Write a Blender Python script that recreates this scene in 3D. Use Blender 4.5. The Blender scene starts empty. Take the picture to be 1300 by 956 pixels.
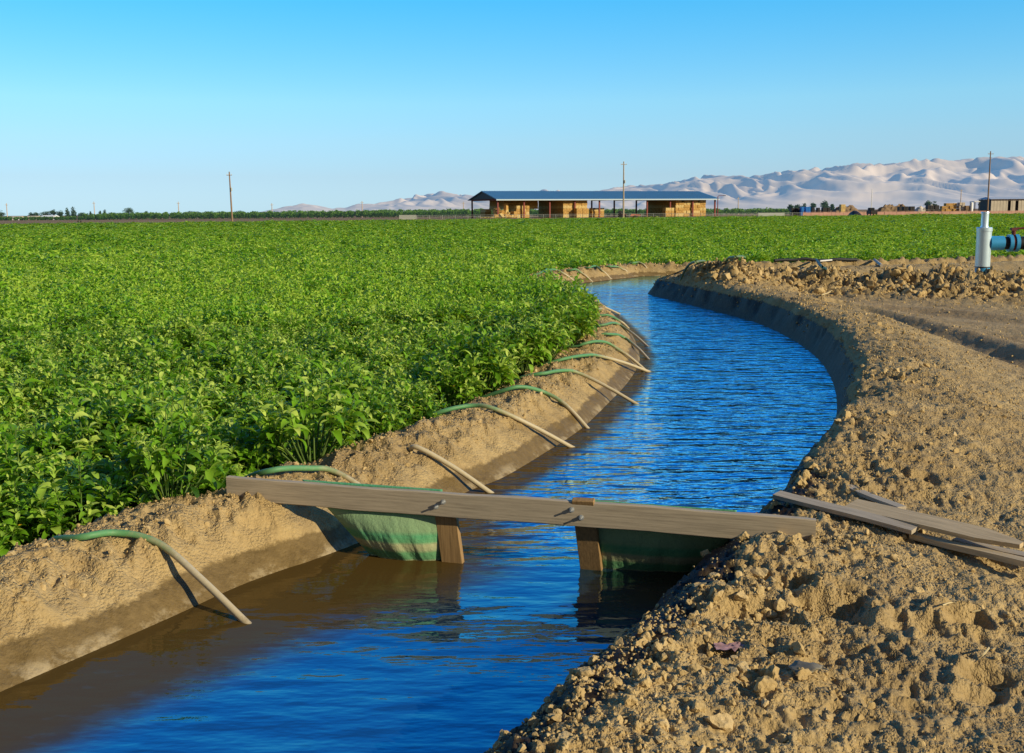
import bpy, math, random
import numpy as np
from mathutils import Vector, Matrix, noise as mnoise

R = math.radians
rng = np.random.default_rng(7)
random.seed(7)
sc = bpy.context.scene
COL = sc.collection

# ------------------------------------------------------------------ camera
W, HH, F, PV = 1300.0, 956.0, 1264.0, 434.0
CAM_H = 2.1
PITCH = math.atan((434 - 269) / F)
ROLL = R(-0.44)
camd = bpy.data.cameras.new('camera')
cam = bpy.data.objects.new('camera', camd)
COL.objects.link(cam)
camd.sensor_width = 36
camd.lens = F / W * 36
camd.shift_y = -(478 - PV) / W
camd.clip_start = 0.1
camd.clip_end = 60000
CAM = Matrix.Translation((0, 0, CAM_H)) @ Matrix.Rotation(R(90) - PITCH, 4, 'X') @ Matrix.Rotation(ROLL, 4, 'Z')
cam.matrix_world = CAM
sc.camera = cam
CR = np.array(CAM.to_3x3())


def ray(u, v):
    d = CR @ np.array([(u - 650) / F, (PV - v) / F, -1.0])
    return d


def at_z(u, v, z=0.0):
    d = ray(u, v)
    t = (z - CAM_H) / d[2]
    return np.array([d[0] * t, d[1] * t, z])


def at_y(u, y, v=None, z=None):
    """world x (and z) on the vertical plane at depth y for a picture column"""
    d = ray(u, 300 if v is None else v)
    t = y / d[1]
    return np.array([d[0] * t, y, CAM_H + d[2] * t])


def project(P):
    q = CR.T @ (np.asarray(P, float) - np.array([0, 0, CAM_H]))
    return 650 + F * q[0] / -q[2], PV - F * q[1] / -q[2]


# ------------------------------------------------------------------ numeric noise
def _hash(ix, iy, seed):
    h = (ix.astype(np.int64) * 374761393 + iy.astype(np.int64) * 668265263 + seed * 2246822519) & 0xFFFFFFFF
    h = ((h ^ (h >> 13)) * 1274126177) & 0xFFFFFFFF
    h = h ^ (h >> 16)
    return (h & 0xFFFF) / 65535.0


def perlin(x, y, seed=0):
    ix, iy = np.floor(x), np.floor(y)
    fx, fy = x - ix, y - iy
    ux, uy = fx * fx * fx * (fx * (fx * 6 - 15) + 10), fy * fy * fy * (fy * (fy * 6 - 15) + 10)

    def g(dx, dy):
        a = _hash(ix + dx, iy + dy, seed) * 2 * np.pi
        return np.cos(a) * (fx - dx) + np.sin(a) * (fy - dy)
    n0 = g(0, 0) * (1 - ux) + g(1, 0) * ux
    n1 = g(0, 1) * (1 - ux) + g(1, 1) * ux
    return (n0 * (1 - uy) + n1 * uy) * 1.4


def fbm(x, y, octv=3, seed=0, gain=0.5):
    s, a = 0, 1.0
    for o in range(octv):
        s = s + a * perlin(x, y, seed + o * 17)
        x, y, a = x * 2.03 + 3.1, y * 2.03 - 1.7, a * gain
    return s


def sstep(a, b, x):
    t = np.clip((x - a) / (b - a), 0, 1)
    return t * t * (3 - 2 * t)


# ------------------------------------------------------------------ the ditch
def catmull(P, n=6):
    P = np.asarray(P, float)
    Q = np.vstack([2 * P[0] - P[1], P, 2 * P[-1] - P[-2]])
    out = []
    for i in range(1, len(Q) - 2):
        p0, p1, p2, p3 = Q[i - 1:i + 3]
        for k in range(n):
            t = k / n
            out.append(0.5 * (2 * p1 + (p2 - p0) * t + (2 * p0 - 5 * p1 + 4 * p2 - p3) * t * t + (3 * p1 - p0 - 3 * p2 + p3) * t ** 3))
    out.append(Q[-2])
    return np.array(out)


left_px = [(29, 866), (123, 825), (225, 780), (301, 745), (360, 723), (397, 711), (470, 683), (535, 653), (596, 623), (639, 606),
           (688, 577), (737, 545), (771, 513), (798, 484), (812, 458), (808, 437), (799, 420), (783, 405), (763, 391), (740, 377)]
Lw = [at_z(u, v)[:2] for u, v in left_px]
d0 = Lw[0] - Lw[2]
d0 /= np.linalg.norm(d0)
Lw = [Lw[0] + d0 * k for k in (14, 7, 3, 1.2)] + Lw
Lw += [at_z(u, v)[:2] for u, v in [(725, 371.5), (714, 367), (716, 363), (732, 360), (752, 357.8), (776, 355), (802, 352.3), (828, 350.3)]]
Lw += [np.array(p) for p in [(9.2, 32.9), (14, 34.3), (19, 36.2), (30, 41), (50, 50), (300, 190)]]
LEFT = catmull(Lw, 5)

right_px = [(823, 372), (835, 377), (880, 388), (955, 408), (1004, 430), (1038, 455), (1056, 482), (1063, 512), (1059, 542), (1048, 570), (1028, 598),
            (1004, 626), (975, 658), (946, 685), (908, 718), (858, 765), (814, 803), (758, 856)]
Rw = [np.array(p, float) for p in [(300, 187), (50, 47.2), (30, 38.2), (19, 33.4), (14, 31.6), (10, 30.2), (7.5, 29.2), (5.4, 27.9), (4.2, 26.7)]]
Rw += [at_z(u, v)[:2] for u, v in right_px]
d1 = Rw[-1] - Rw[-3]
d1 /= np.linalg.norm(d1)
Rw += [Rw[-1] + d1 * k for k in (1.0, 3, 7, 14)]
RIGHT = catmull(Rw, 5)


def polydist(x, y, poly):
    best = np.full(x.shape, 1e9)
    side = np.zeros(x.shape)
    for i in range(len(poly) - 1):
        ax, ay = poly[i]
        bx, by = poly[i + 1]
        ex, ey = bx - ax, by - ay
        L2 = ex * ex + ey * ey
        if L2 < 1e-10:
            continue
        t = np.clip(((x - ax) * ex + (y - ay) * ey) / L2, 0, 1)
        dx, dy = x - ax - t * ex, y - ay - t * ey
        d = dx * dx + dy * dy
        m = d < best - 1e-12
        best = np.where(m, d, best)
        side = np.where(m, ex * dy - ey * dx, side)
    return np.sqrt(best), side


# spoil heap beyond the vehicle track, ruts of the track
mound_px = [(846, 362, .45), (880, 354, .55), (930, 348, .62), (1000, 347, .62), (1080, 348, .62), (1150, 350, .62), (1230, 350, .66), (1300, 348, .68), (1450, 345, .66), (1700, 340, .6)]
MOUND = catmull([at_z(u, v, z)[:2] for u, v, z in mound_px], 4)
rut_px = [[(1060, 398), (1100, 404), (1150, 417), (1220, 436), (1300, 460), (1450, 500)], [(1120, 392), (1200, 398), (1300, 409), (1420, 420)]]
RUTS = [catmull([at_z(u, v, .22)[:2] for u, v in r], 4) for r in rut_px]
HOLES = [(1169, 607, .10, .16), (1137, 600, .06, .1), (1150, 578, .05, .13), (960, 778, .09, .2), (1060, 765, .10, .2), (1222, 768, .09, .13), (1190, 782, .05, .12),
         (1255, 835, .08, .12), (1248, 858, .05, .1), (1010, 735, .06, .12), (890, 820, .06, .13)]
HOLES = [(at_z(u, v, .36)[:2], dp, rd) for u, v, dp, rd in HOLES]
LUMPS = [(1185, 752, .10, .16), (905, 745, .08, .14), (1042, 735, .07, .16), (920, 700, .06, .14), (1100, 690, .05, .2), (985, 690, .06, .2)]
LUMPS = [(at_z(u, v, .38)[:2], dp, rd) for u, v, dp, rd in LUMPS]


def terrain(x, y, fine=True):
    """height and masks of the ground at points x, y"""
    x, y = np.asarray(x, float), np.asarray(y, float)
    shp = x.shape
    x, y = x.ravel(), y.ravel()
    z = np.full(x.shape, -0.15)
    dL, dR = np.full(x.shape, 99.), np.full(x.shape, 99.)
    reg = np.zeros(x.shape, int)            # 0 field, 1 water, 2 dirt on the far side of the ditch
    near = (np.hypot(x, y - 15) < 75)
    xn, yn = x[near], y[near]
    a, sa = polydist(xn, yn, LEFT)
    b, sb = polydist(xn, yn, RIGHT)
    r = np.where(a < b, np.where(sa > 0, 0, 1), np.where(sb > 0, 2, 1))
    wob = 0.085 * perlin(xn / .6, yn / .6, 5) + .04 * perlin(xn / .22, yn / .22, 6)
    # field bank
    zl = np.interp(a + wob * sstep(0, .16, a), [0, .10, .22, .36, .52, .72, .95, 1.2, 1.45, 1.8], [0, .10, .19, .275, .33, .335, .27, .08, -.1, -.15])
    zl = np.where(zl > 0, zl * np.interp(yn, [2.5, 4.4, 5.7], [.74, .80, 1.0]), zl)
    zr = np.interp(b + wob * sstep(0, .16, b), [0, .06, .16, .28, .5, 1.0, 1.7, 3.0], [0, .11, .25, .32, .345, .32, .26, .21])
    zr = zr * np.interp(yn, [6.0, 8.0, 20, 25], [1.0, 1.50, 1.50, 1.2]) * (1 - .34 * sstep(1.0, 2.5, b) * sstep(6, 8, yn))
    zw = -np.minimum(np.minimum(a, b) * 1.1, .55)
    # far arm of the field bank is broader and drier
    zz = np.where(r == 0, zl, np.where(r == 2, zr, zw))
    off = np.where(r == 0, a, np.where(r == 2, b, 0))
    mnd, _ = polydist(xn, yn, MOUND)
    mo = np.exp(-(mnd / 1.45) ** 2) * (r == 2) * sstep(.1, .9, b)
    zz = zz + mo * (.33 + .12 * perlin(xn / 1.5, yn / 1.5, 31))
    track = np.zeros(xn.shape)
    for k, rt in enumerate(RUTS):
        dr, sd = polydist(xn, yn, rt)
        g = np.exp(-(dr / .28) ** 2)
        zz = zz - (r == 2) * g * (.15, .05)[k] * (1 + .3 * perlin(xn / .8, yn / .8, 41))
        zz = zz + (r == 2) * np.exp(-((dr - .5) / .2) ** 2) * np.where(sd > 0, (.07, .03)[k], 0.0)
        track = np.maximum(track, np.exp(-(dr / 1.6) ** 2))
    for (c, dp, rd) in HOLES:
        q = np.hypot(xn - c[0], (yn - c[1]) * 1.25) / (rd * .8) * (1 + .45 * perlin(xn / .11 + dp * 50, yn / .11, 15))
        dp = dp * .75
        zz = zz - dp * np.exp(-q ** 4) * (r == 2) * sstep(.15, .5, b) + .35 * dp * np.exp(-((q - 1.3) / .3) ** 2) * (r == 2)
    for (c, dp, rd) in LUMPS:
        q = np.hypot(xn - c[0], (yn - c[1])) / rd
        zz = zz + .5 * dp * np.exp(-q ** 2) * (r == 2) * sstep(.1, .4, b)
    dryL = (r == 0) * sstep(.14, .4, a) * sstep(2.2, 1.2, a)
    rough = (r == 2) * sstep(.0, .16, b)
    tr = np.clip(track * sstep(1.4, 2.4, b), 0, 1)
    if fine:
        lump = perlin(xn / .30, yn / .30, 1)
        bil = 0.5 - np.abs(perlin(xn / .16, yn / .16, 2)) * 1.6
        bil2 = 0.5 - np.abs(perlin(xn / .07, yn / .07, 3)) * 1.6
        bil3 = 0.5 - np.abs(perlin(xn / .032, yn / .032, 4)) * 1.6
        amp = rough * (1 - .8 * tr) * (.75 + .55 * np.clip(perlin(xn / .9, yn / .9, 44) + .2, -.6, 1))
        crest = np.exp(-((b - .55) / .55) ** 2) * (r == 2)
        zz = zz + amp * ((.022 + .015 * crest) * lump + (.020 + .017 * crest) * bil + (.02 + .01 * crest) * bil2 + .010 * bil3)
        zz = zz + rough * tr * (.01 * lump + .005 * bil2)
        big = perlin(xn / .7, yn / .7, 8)
        bb = 0.5 - np.abs(perlin(xn / .38, yn / .38, 9)) * 1.5
        zz = zz + mo * (.18 * big + .30 * bb + .20 * bil + .06 * bil2)
        zz = zz + dryL * (1 + .8 * sstep(20, 28, yn)) * (.055 * lump + .046 * bil + .028 * bil2 + .013 * bil3)
        wetL = (r == 0) * sstep(.0, .1, a) * sstep(.45, .15, a)
        zz = zz + wetL * (.016 * lump + .012 * bil + .006 * bil2)
    z[near] = zz
    dL[near], dR[near], reg[near] = a, b, r
    far = ~near
    reg[far] = np.where((x[far] > 60) & (y[far] < x[far] * .55 + 10), 2, 0)
    z[far] = np.where(reg[far] == 2, .1, -.15)
    res = dict(z=z.reshape(shp), dL=dL.reshape(shp), dR=dR.reshape(shp), reg=reg.reshape(shp))
    res['mound'] = np.zeros(x.shape)
    res['mound'][near] = mo
    res['track'] = np.zeros(x.shape)
    res['track'][near] = tr
    return res


def gz(x, y):
    return float(terrain(np.array([x]), np.array([y]))['z'][0])


def ground_hit(u, v, t0=2.0, t1=70.0):
    d = ray(u, v)
    ts = np.geomspace(t0, t1, 1500)
    P = np.array([0, 0, CAM_H])[None] + ts[:, None] * d[None]
    h = np.maximum(terrain(P[:, 0], P[:, 1])['z'], 0 if False else -5)
    below = np.nonzero(P[:, 2] < h)[0]
    i = below[0] if len(below) else len(ts) - 1
    return P[i]


# ------------------------------------------------------------------ object helpers
def tag(o, label=None, cat=None, group=None, kind=None):
    if label:
        o['label'] = label
    if cat:
        o['category'] = cat
    if group:
        o['group'] = group
    if kind:
        o['kind'] = kind
    return o


def empty(name, loc, label, cat, group=None, rz=0.0):
    o = bpy.data.objects.new(name, None)
    o.empty_display_size = .2
    COL.objects.link(o)
    o.location = loc
    o.rotation_euler = (0, 0, rz)
    return tag(o, label, cat, group)


def np_mesh(name, V, faces, mat=None, smooth=False, attrs=None):
    """faces: list of integer arrays (M,3)/(M,4)"""
    me = bpy.data.meshes.new(name)
    V = np.ascontiguousarray(V, np.float32)
    me.vertices.add(len(V))
    me.vertices.foreach_set('co', V.ravel())
    if not isinstance(faces, (list, tuple)):
        faces = [faces]
    faces = [np.asarray(f, np.int32) for f in faces if len(f)]
    loops = np.concatenate([f.ravel() for f in faces])
    tot = np.concatenate([np.full(len(f), f.shape[1], np.int32) for f in faces])
    start = np.concatenate([[0], np.cumsum(tot)[:-1]]).astype(np.int32)
    me.loops.add(len(loops))
    me.loops.foreach_set('vertex_index', loops)
    me.polygons.add(len(tot))
    me.polygons.foreach_set('loop_start', start)
    me.polygons.foreach_set('loop_total', tot)
    me.update(calc_edges=True)
    me.polygons.foreach_set('use_smooth', np.full(len(tot), bool(smooth)))
    for k, a in (attrs or {}).items():
        at = me.attributes.new(k, 'FLOAT', 'POINT')
        at.data.foreach_set('value', np.ascontiguousarray(a, np.float32))
    if mat:
        me.materials.append(mat)
    return me


def link(name, me, parent=None, **kw):
    o = bpy.data.objects.new(name, me)
    COL.objects.link(o)
    if parent:
        o.parent = parent
    return tag(o, **kw)


class MB:
    """collects boxes, tubes and prisms for one mesh"""

    def __init__(s):
        s.v, s.q, s.t, s.n, s.at = [], [], [], 0, []

    def add(s, V, quads=(), tris=(), at=None):
        V = np.asarray(V, float)
        s.v.append(V)
        if len(quads):
            s.q.append(np.asarray(quads, int) + s.n)
        if len(tris):
            s.t.append(np.asarray(tris, int) + s.n)
        s.at.append(np.full(len(V), 0.) if at is None else np.asarray(at, float))
        s.n += len(V)

    def box(s, c, size, M=None, bevel=0.0):
        hx, hy, hz = np.array(size) / 2
        if bevel <= 0:
            V = np.array([[x, y, z] for x in (-hx, hx) for y in (-hy, hy) for z in (-hz, hz)])
            Q = [[0, 1, 3, 2], [4, 6, 7, 5], [0, 4, 5, 1], [2, 3, 7, 6], [0, 2, 6, 4], [1, 5, 7, 3]]
        else:
            b = min(bevel, hx * .8, hy * .8, hz * .8)
            import bmesh
            bm = bmesh.new()
            bmesh.ops.create_cube(bm, size=1)
            for q in bm.verts:
                q.co = (q.co.x * hx * 2, q.co.y * hy * 2, q.co.z * hz * 2)
            bmesh.ops.bevel(bm, geom=bm.edges[:], offset=b, segments=1, affect='EDGES')
            bm.verts.ensure_lookup_table()
            V = np.array([q.co[:] for q in bm.verts])
            Q, T = [], []
            for f in bm.faces:
                ids = [q.index for q in f.verts]
                (Q if len(ids) == 4 else T).append(ids)
            bm.free()
            if M is not None:
                V = V @ np.array(M).T
            s.add(V + np.array(c), Q, T)
            return s
        if M is not None:
            V = V @ np.array(M).T
        s.add(V + np.array(c), Q)
        return s

    def tube(s, path, rad, n=10, caps=True, ts=None):
        P = np.asarray(path, float)
        m = len(P)
        rad = np.broadcast_to(np.asarray(rad, float), (m,))
        T = np.gradient(P, axis=0)
        T /= np.linalg.norm(T, axis=1)[:, None] + 1e-12
        up = np.array([0, 0, 1.0]) if abs(T[0][2]) < .9 else np.array([1.0, 0, 0])
        V, at = [], []
        for i in range(m):
            a = np.cross(T[i], up)
            a /= np.linalg.norm(a) + 1e-12
            b = np.cross(a, T[i])
            up = b
            th = np.arange(n) * 2 * np.pi / n
            V.append(P[i] + rad[i] * (np.cos(th)[:, None] * a + np.sin(th)[:, None] * b))
            at += [ts[i] if ts is not None else i / (m - 1)] * n
        Q = [[i * n + k, i * n + (k + 1) % n, (i + 1) * n + (k + 1) % n, (i + 1) * n + k] for i in range(m - 1) for k in range(n)]
        V = np.vstack(V)
        T3 = []
        if caps:
            V = np.vstack([V, P[0], P[-1]])
            at += [at[0], at[-1]]
            c0, c1 = m * n, m * n + 1
            T3 = [[c0, (k + 1) % n, k] for k in range(n)] + [[c1, (m - 1) * n + k, (m - 1) * n + (k + 1) % n] for k in range(n)]
        s.add(V, Q, T3, at)
        return s

    def build(s, name, mat, parent=None, smooth=False, **kw):
        me = np_mesh(name, np.vstack(s.v), [np.vstack(s.q) if s.q else [], np.vstack(s.t) if s.t else []], mat, smooth, {'along': np.concatenate(s.at)})
        if smooth:
            me.set_sharp_from_angle(angle=R(38))
        return link(name, me, parent, **kw)


# ------------------------------------------------------------------ materials
class NT:
    def __init__(s, name):
        s.m = bpy.data.materials.new(name)
        s.m.use_nodes = True
        s.t = s.m.node_tree
        s.t.nodes.clear()
        s.out = s.n('ShaderNodeOutputMaterial')

    def n(s, typ, **kw):
        nd = s.t.nodes.new(typ)
        for k, v in kw.items():
            if k.startswith('i_'):
                key = k[2:].replace('_', ' ')
                nd.inputs[int(key) if key.isdigit() else key].default_value = v
            else:
                setattr(nd, k, v)
        return nd

    def l(s, a, b):
        s.t.links.new(a, b)

    def coord(s):
        return s.n('ShaderNodeTexCoord').outputs['Object']

    def geo(s):
        return s.n('ShaderNodeNewGeometry').outputs['Position']

    def noise(s, vec, scale, detail=4, rough=.55, mapping=None):
        if mapping:
            mp = s.n('ShaderNodeMapping')
            mp.inputs['Scale'].default_value = mapping
            s.l(vec, mp.inputs[0])
            vec = mp.outputs[0]
        nd = s.n('ShaderNodeTexNoise')
        nd.inputs['Scale'].default_value = scale
        nd.inputs['Detail'].default_value = detail
        nd.inputs['Roughness'].default_value = rough
        s.l(vec, nd.inputs['Vector'])
        return nd.outputs['Fac']

    def ramp(s, fac, stops):
        r = s.n('ShaderNodeValToRGB')
        while len(r.color_ramp.elements) < len(stops):
            r.color_ramp.elements.new(.5)
        for e, (p, c) in zip(r.color_ramp.elements, stops):
            e.position = p
            e.color = (*c, 1) if len(c) == 3 else c
        s.l(fac, r.inputs[0])
        return r.outputs[0]

    def mix(s, fac, a, b, mode='MIX'):
        m = s.n('ShaderNodeMix', data_type='RGBA', blend_type=mode)
        for v, i in ((fac, 0), (a, 6), (b, 7)):
            if hasattr(v, 'is_linked') or hasattr(v, 'links'):
                s.l(v, m.inputs[i])
            elif i == 0:
                m.inputs[0].default_value = v
            else:
                m.inputs[i].default_value = (*v, 1)
        return m.outputs[2]

    def math(s, op, a, b=0.0, clamp=False):
        m = s.n('ShaderNodeMath', operation=op, use_clamp=clamp)
        for v, i in ((a, 0), (b, 1)):
            if isinstance(v, (int, float)):
                m.inputs[i].default_value = v
            else:
                s.l(v, m.inputs[i])
        return m.outputs[0]

    def attr(s, name):
        return s.n('ShaderNodeAttribute', attribute_name=name).outputs['Fac']

    def bump(s, h, strength, dist):
        b = s.n('ShaderNodeBump')
        b.inputs['Strength'].default_value = strength
        b.inputs['Distance'].default_value = dist
        s.l(h, b.inputs['Height'])
        return b.outputs[0]

    def pbr(s, color, rough=.8, normal=None, spec=.3, metallic=0.0):
        p = s.n('ShaderNodeBsdfPrincipled')
        if hasattr(color, 'links'):
            s.l(color, p.inputs['Base Color'])
        else:
            p.inputs['Base Color'].default_value = (*color, 1)
        if hasattr(rough, 'links'):
            s.l(rough, p.inputs['Roughness'])
        else:
            p.inputs['Roughness'].default_value = rough
        p.inputs['Specular IOR Level'].default_value = spec
        p.inputs['Metallic'].default_value = metallic
        if normal:
            s.l(normal, p.inputs['Normal'])
        s.l(p.outputs[0], s.out.inputs[0])
        return p


def simple(name, c, rough=.7, var=.18, scale=6, spec=.3, metallic=0.0, bump=0.0):
    t = NT(name)
    co = t.coord()
    f = t.noise(co, scale, 5)
    col = t.ramp(f, [(.25, tuple(x * (1 - var) for x in c)), (.75, tuple(min(1, x * (1 + var)) for x in c))])
    t.pbr(col, rough, t.bump(t.noise(co, scale * 6, 4), bump, .02) if bump else None, spec, metallic)
    return t.m


def soil_mat():
    t = NT('soil')
    p = t.geo()
    n1 = t.noise(p, 1.3, 6, .6)
    n2 = t.noise(p, 14, 6, .65)
    n3 = t.noise(p, 90, 4, .6)
    dry = t.ramp(n1, [(.3, (.46, .325, .14)), (.7, (.61, .45, .21))])
    dry = t.mix(t.math('MULTIPLY', n2, .75), dry, (.22, .142, .065))
    dry = t.mix(t.ramp(n3, [(.55, (0, 0, 0)), (.75, (.45, .45, .45))]), dry, (.62, .47, .26))
    trk = t.ramp(n1, [(.3, (.34, .235, .12)), (.7, (.42, .30, .165))])
    col = t.mix(t.math('MULTIPLY', t.attr('track'), .7), dry, trk)
    wet_shade_n = t.math('ADD', t.attr('wet_shade'), t.math('MULTIPLY', t.math('SUBTRACT', n2, .5), .75))
    wet_shade_n = t.math('ADD', wet_shade_n, t.math('MULTIPLY', t.math('SUBTRACT', t.noise(p, 2.3, 4, .6), .5), .55))
    wet_shade_f = t.ramp(wet_shade_n, [(.38, (0, 0, 0)), (.56, (1, 1, 1))])
    wet_shade = t.ramp(n2, [(.3, (.125, .082, .028)), (.7, (.20, .135, .052))])
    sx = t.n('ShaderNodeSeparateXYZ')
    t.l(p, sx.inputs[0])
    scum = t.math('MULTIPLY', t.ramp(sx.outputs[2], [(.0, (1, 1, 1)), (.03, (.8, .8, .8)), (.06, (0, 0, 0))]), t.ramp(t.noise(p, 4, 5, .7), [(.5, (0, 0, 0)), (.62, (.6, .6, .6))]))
    wet_shade = t.mix(scum, wet_shade, (.5, .4, .24))
    wet_shade = t.mix(t.attr('painted_shade'), wet_shade, t.ramp(n2, [(.3, (.012, .008, .004)), (.7, (.055, .036, .017))]))  # near-black shade of the spoil bank's inner face painted over its wet colour
    damp = t.ramp(t.noise(p, .9, 5, .65), [(.48, (0, 0, 0)), (.70, (.6, .6, .6))])
    col = t.mix(damp, col, (.20, .135, .065))
    col = t.mix(wet_shade_f, col, wet_shade)
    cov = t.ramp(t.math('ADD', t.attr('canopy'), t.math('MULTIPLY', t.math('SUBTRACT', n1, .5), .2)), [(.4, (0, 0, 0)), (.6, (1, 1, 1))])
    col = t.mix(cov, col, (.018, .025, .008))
    bare = t.ramp(t.noise(p, .02, 4), [(.35, (.20, .125, .06)), (.65, (.27, .18, .09))])
    col = t.mix(t.attr('bare'), col, bare)
    vo = t.n('ShaderNodeTexVoronoi')
    vo.inputs['Scale'].default_value = 55
    t.l(p, vo.inputs['Vector'])
    vo2 = t.n('ShaderNodeTexVoronoi')
    vo2.inputs['Scale'].default_value = 130
    t.l(p, vo2.inputs['Vector'])
    crumb = t.math('ADD', t.math('MULTIPLY', vo.outputs['Distance'], -1.0), t.math('MULTIPLY', vo2.outputs['Distance'], -.5))
    crumb = t.math('MULTIPLY', crumb, t.math('SUBTRACT', 1.0, t.math('MULTIPLY', wet_shade_f, .8)))
    crumb = t.math('MULTIPLY', crumb, t.ramp(t.noise(p, 5, 4, .7), [(.38, (.1, .1, .1)), (.62, (1, 1, 1))]))
    h = t.math('ADD', crumb, t.math('MULTIPLY', t.noise(p, 24, 6, .6), .8))
    rough = t.math('SUBTRACT', .95, t.math('MULTIPLY', wet_shade_f, .35))
    t.pbr(col, rough, t.bump(h, .75, .022), .2)
    return t.m


def clod_mat():
    t = NT('clod_earth')
    p = t.geo()
    n1 = t.noise(p, 3, 4)
    n2 = t.noise(p, 60, 5, .65)
    c = t.ramp(n1, [(.3, (.455, .32, .14)), (.7, (.61, .45, .21))])
    c = t.mix(t.math('MULTIPLY', n2, .45), c, (.25, .16, .075))
    c = t.mix(t.attr('along'), c, (.60, .46, .26))
    t.pbr(c, .95, t.bump(n2, .5, .015), .15)
    return t.m


def leaf_mat(name, dark, mid, pale, trans=.35, tcol=(.52, .66, .02), haze=0.0):
    t = NT(name)
    p = t.geo()
    n = t.noise(p, 1.1, 3)
    rnd = t.n('ShaderNodeObjectInfo').outputs['Random']
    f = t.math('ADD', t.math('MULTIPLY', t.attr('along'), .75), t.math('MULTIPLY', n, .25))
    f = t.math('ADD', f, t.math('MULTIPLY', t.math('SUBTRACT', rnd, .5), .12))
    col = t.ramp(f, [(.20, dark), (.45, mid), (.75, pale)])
    pr = t.n('ShaderNodeBsdfPrincipled')
    t.l(col, pr.inputs['Base Color'])
    pr.inputs['Roughness'].default_value = .5
    pr.inputs['Specular IOR Level'].default_value = .22
    tr = t.n('ShaderNodeBsdfTranslucent')
    t.l(t.mix(.6, col, tcol), tr.inputs[0])
    mx = t.n('ShaderNodeMixShader')
    mx.inputs[0].default_value = trans
    t.l(pr.outputs[0], mx.inputs[1])
    t.l(tr.outputs[0], mx.inputs[2])
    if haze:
        em = t.n('ShaderNodeEmission')  # blue glow added to the leaves to imitate distance haze
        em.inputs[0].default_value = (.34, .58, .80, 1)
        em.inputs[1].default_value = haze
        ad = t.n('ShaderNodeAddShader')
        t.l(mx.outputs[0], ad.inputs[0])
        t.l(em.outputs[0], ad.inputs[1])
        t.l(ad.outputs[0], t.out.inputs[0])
    else:
        t.l(mx.outputs[0], t.out.inputs[0])
    return t.m


def wood_mat(name, c, dark=.55, axis_scale=(1.2, 30, 30)):
    t = NT(name)
    co = t.coord()
    g = t.noise(co, 3.0, 8, .7, mapping=axis_scale)
    b = t.noise(co, 2.2, 4)
    col = t.ramp(g, [(.3, tuple(x * dark for x in c)), (.55, c), (.8, tuple(min(1, x * 1.25) for x in c))])
    col = t.mix(t.math('MULTIPLY', b, .5), col, tuple(x * .6 for x in c))
    t.pbr(col, .8, t.bump(g, .35, .004), .25)
    return t.m


def tube_mat():
    t = NT('siphon_plastic')
    co = t.geo()
    a = t.attr('along')
    n = t.noise(co, 22, 5, .7)
    f = t.math('ADD', a, t.math('MULTIPLY', t.math('SUBTRACT', n, .5), .28))
    col = t.ramp(f, [(.0, (.08, .17, .08)), (.22, (.03, .25, .09)), (.40, (.05, .29, .11)), (.52, (.36, .35, .20)), (.62, (.58, .50, .33)), (.93, (.56, .47, .30)), (1., (.26, .2, .11))])
    dirt = t.noise(co, 60, 4)
    col = t.mix(t.math('MULTIPLY', dirt, .45), col, (.30, .22, .12))
    t.pbr(col, .55, None, .35)
    return t.m


def water_mat():
    t = NT('ditch_water')
    p = t.geo()
    a = t.noise(p, 3.2, 3, .42, mapping=(.7, 2.1, 1))
    b = t.noise(p, 15.0, 3, .5, mapping=(.7, 1.3, 1))
    c = t.noise(p, 1.6, 2, .5)
    h = t.math('ADD', t.math('MULTIPLY', a, 1.2), t.math('ADD', t.math('MULTIPLY', b, .13), t.math('MULTIPLY', c, 1.2)))
    calm = t.attr('calm')
    st = t.n('ShaderNodeBump')
    st.inputs['Distance'].default_value = .095
    t.l(t.math('SUBTRACT', .95, t.math('MULTIPLY', calm, .90)), st.inputs['Strength'])
    t.l(h, st.inputs['Height'])
    nrm = st.outputs[0]
    df = t.n('ShaderNodeBsdfDiffuse')
    df.inputs[0].default_value = (.030, .021, .008, 1)
    t.l(t.mix(t.attr('mud_reflection'), (.006, .032, .075), (.085, .052, .014)), df.inputs[0])  # silty brown with the bank's brown reflection painted in
    gl = t.n('ShaderNodeBsdfGlossy')
    gl.inputs['Color'].default_value = (.55, .92, 1, 1)
    t.l(t.mix(t.attr('mud_reflection'), (.55, .92, 1), (.72, .62, .44)), gl.inputs['Color'])
    gl.inputs['Roughness'].default_value = .035
    t.l(nrm, gl.inputs['Normal'])
    fr = t.n('ShaderNodeFresnel')
    fr.inputs[0].default_value = 1.7
    t.l(nrm, fr.inputs['Normal'])
    fac = t.math('ADD', t.math('MULTIPLY', fr.outputs[0], 1.2), t.math('SUBTRACT', .58, t.math('MULTIPLY', calm, .50)), True)
    mud_reflection = t.attr('mud_reflection')
    mud_reflection_n = t.ramp(t.math('ADD', mud_reflection, t.math('MULTIPLY', t.math('SUBTRACT', t.noise(p, 5, 5, .65, mapping=(1, 2.5, 1)), .5), 1.7)), [(.2, (0, 0, 0)), (.85, (1, 1, 1))])
    fac = t.math('MULTIPLY', fac, t.math('SUBTRACT', 1.0, t.math('MULTIPLY', mud_reflection_n, .74)))
    mx = t.n('ShaderNodeMixShader')
    t.l(fac, mx.inputs[0])
    t.l(df.outputs[0], mx.inputs[1])
    t.l(gl.outputs[0], mx.inputs[2])
    t.l(mx.outputs[0], t.out.inputs[0])
    return t.m


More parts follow.
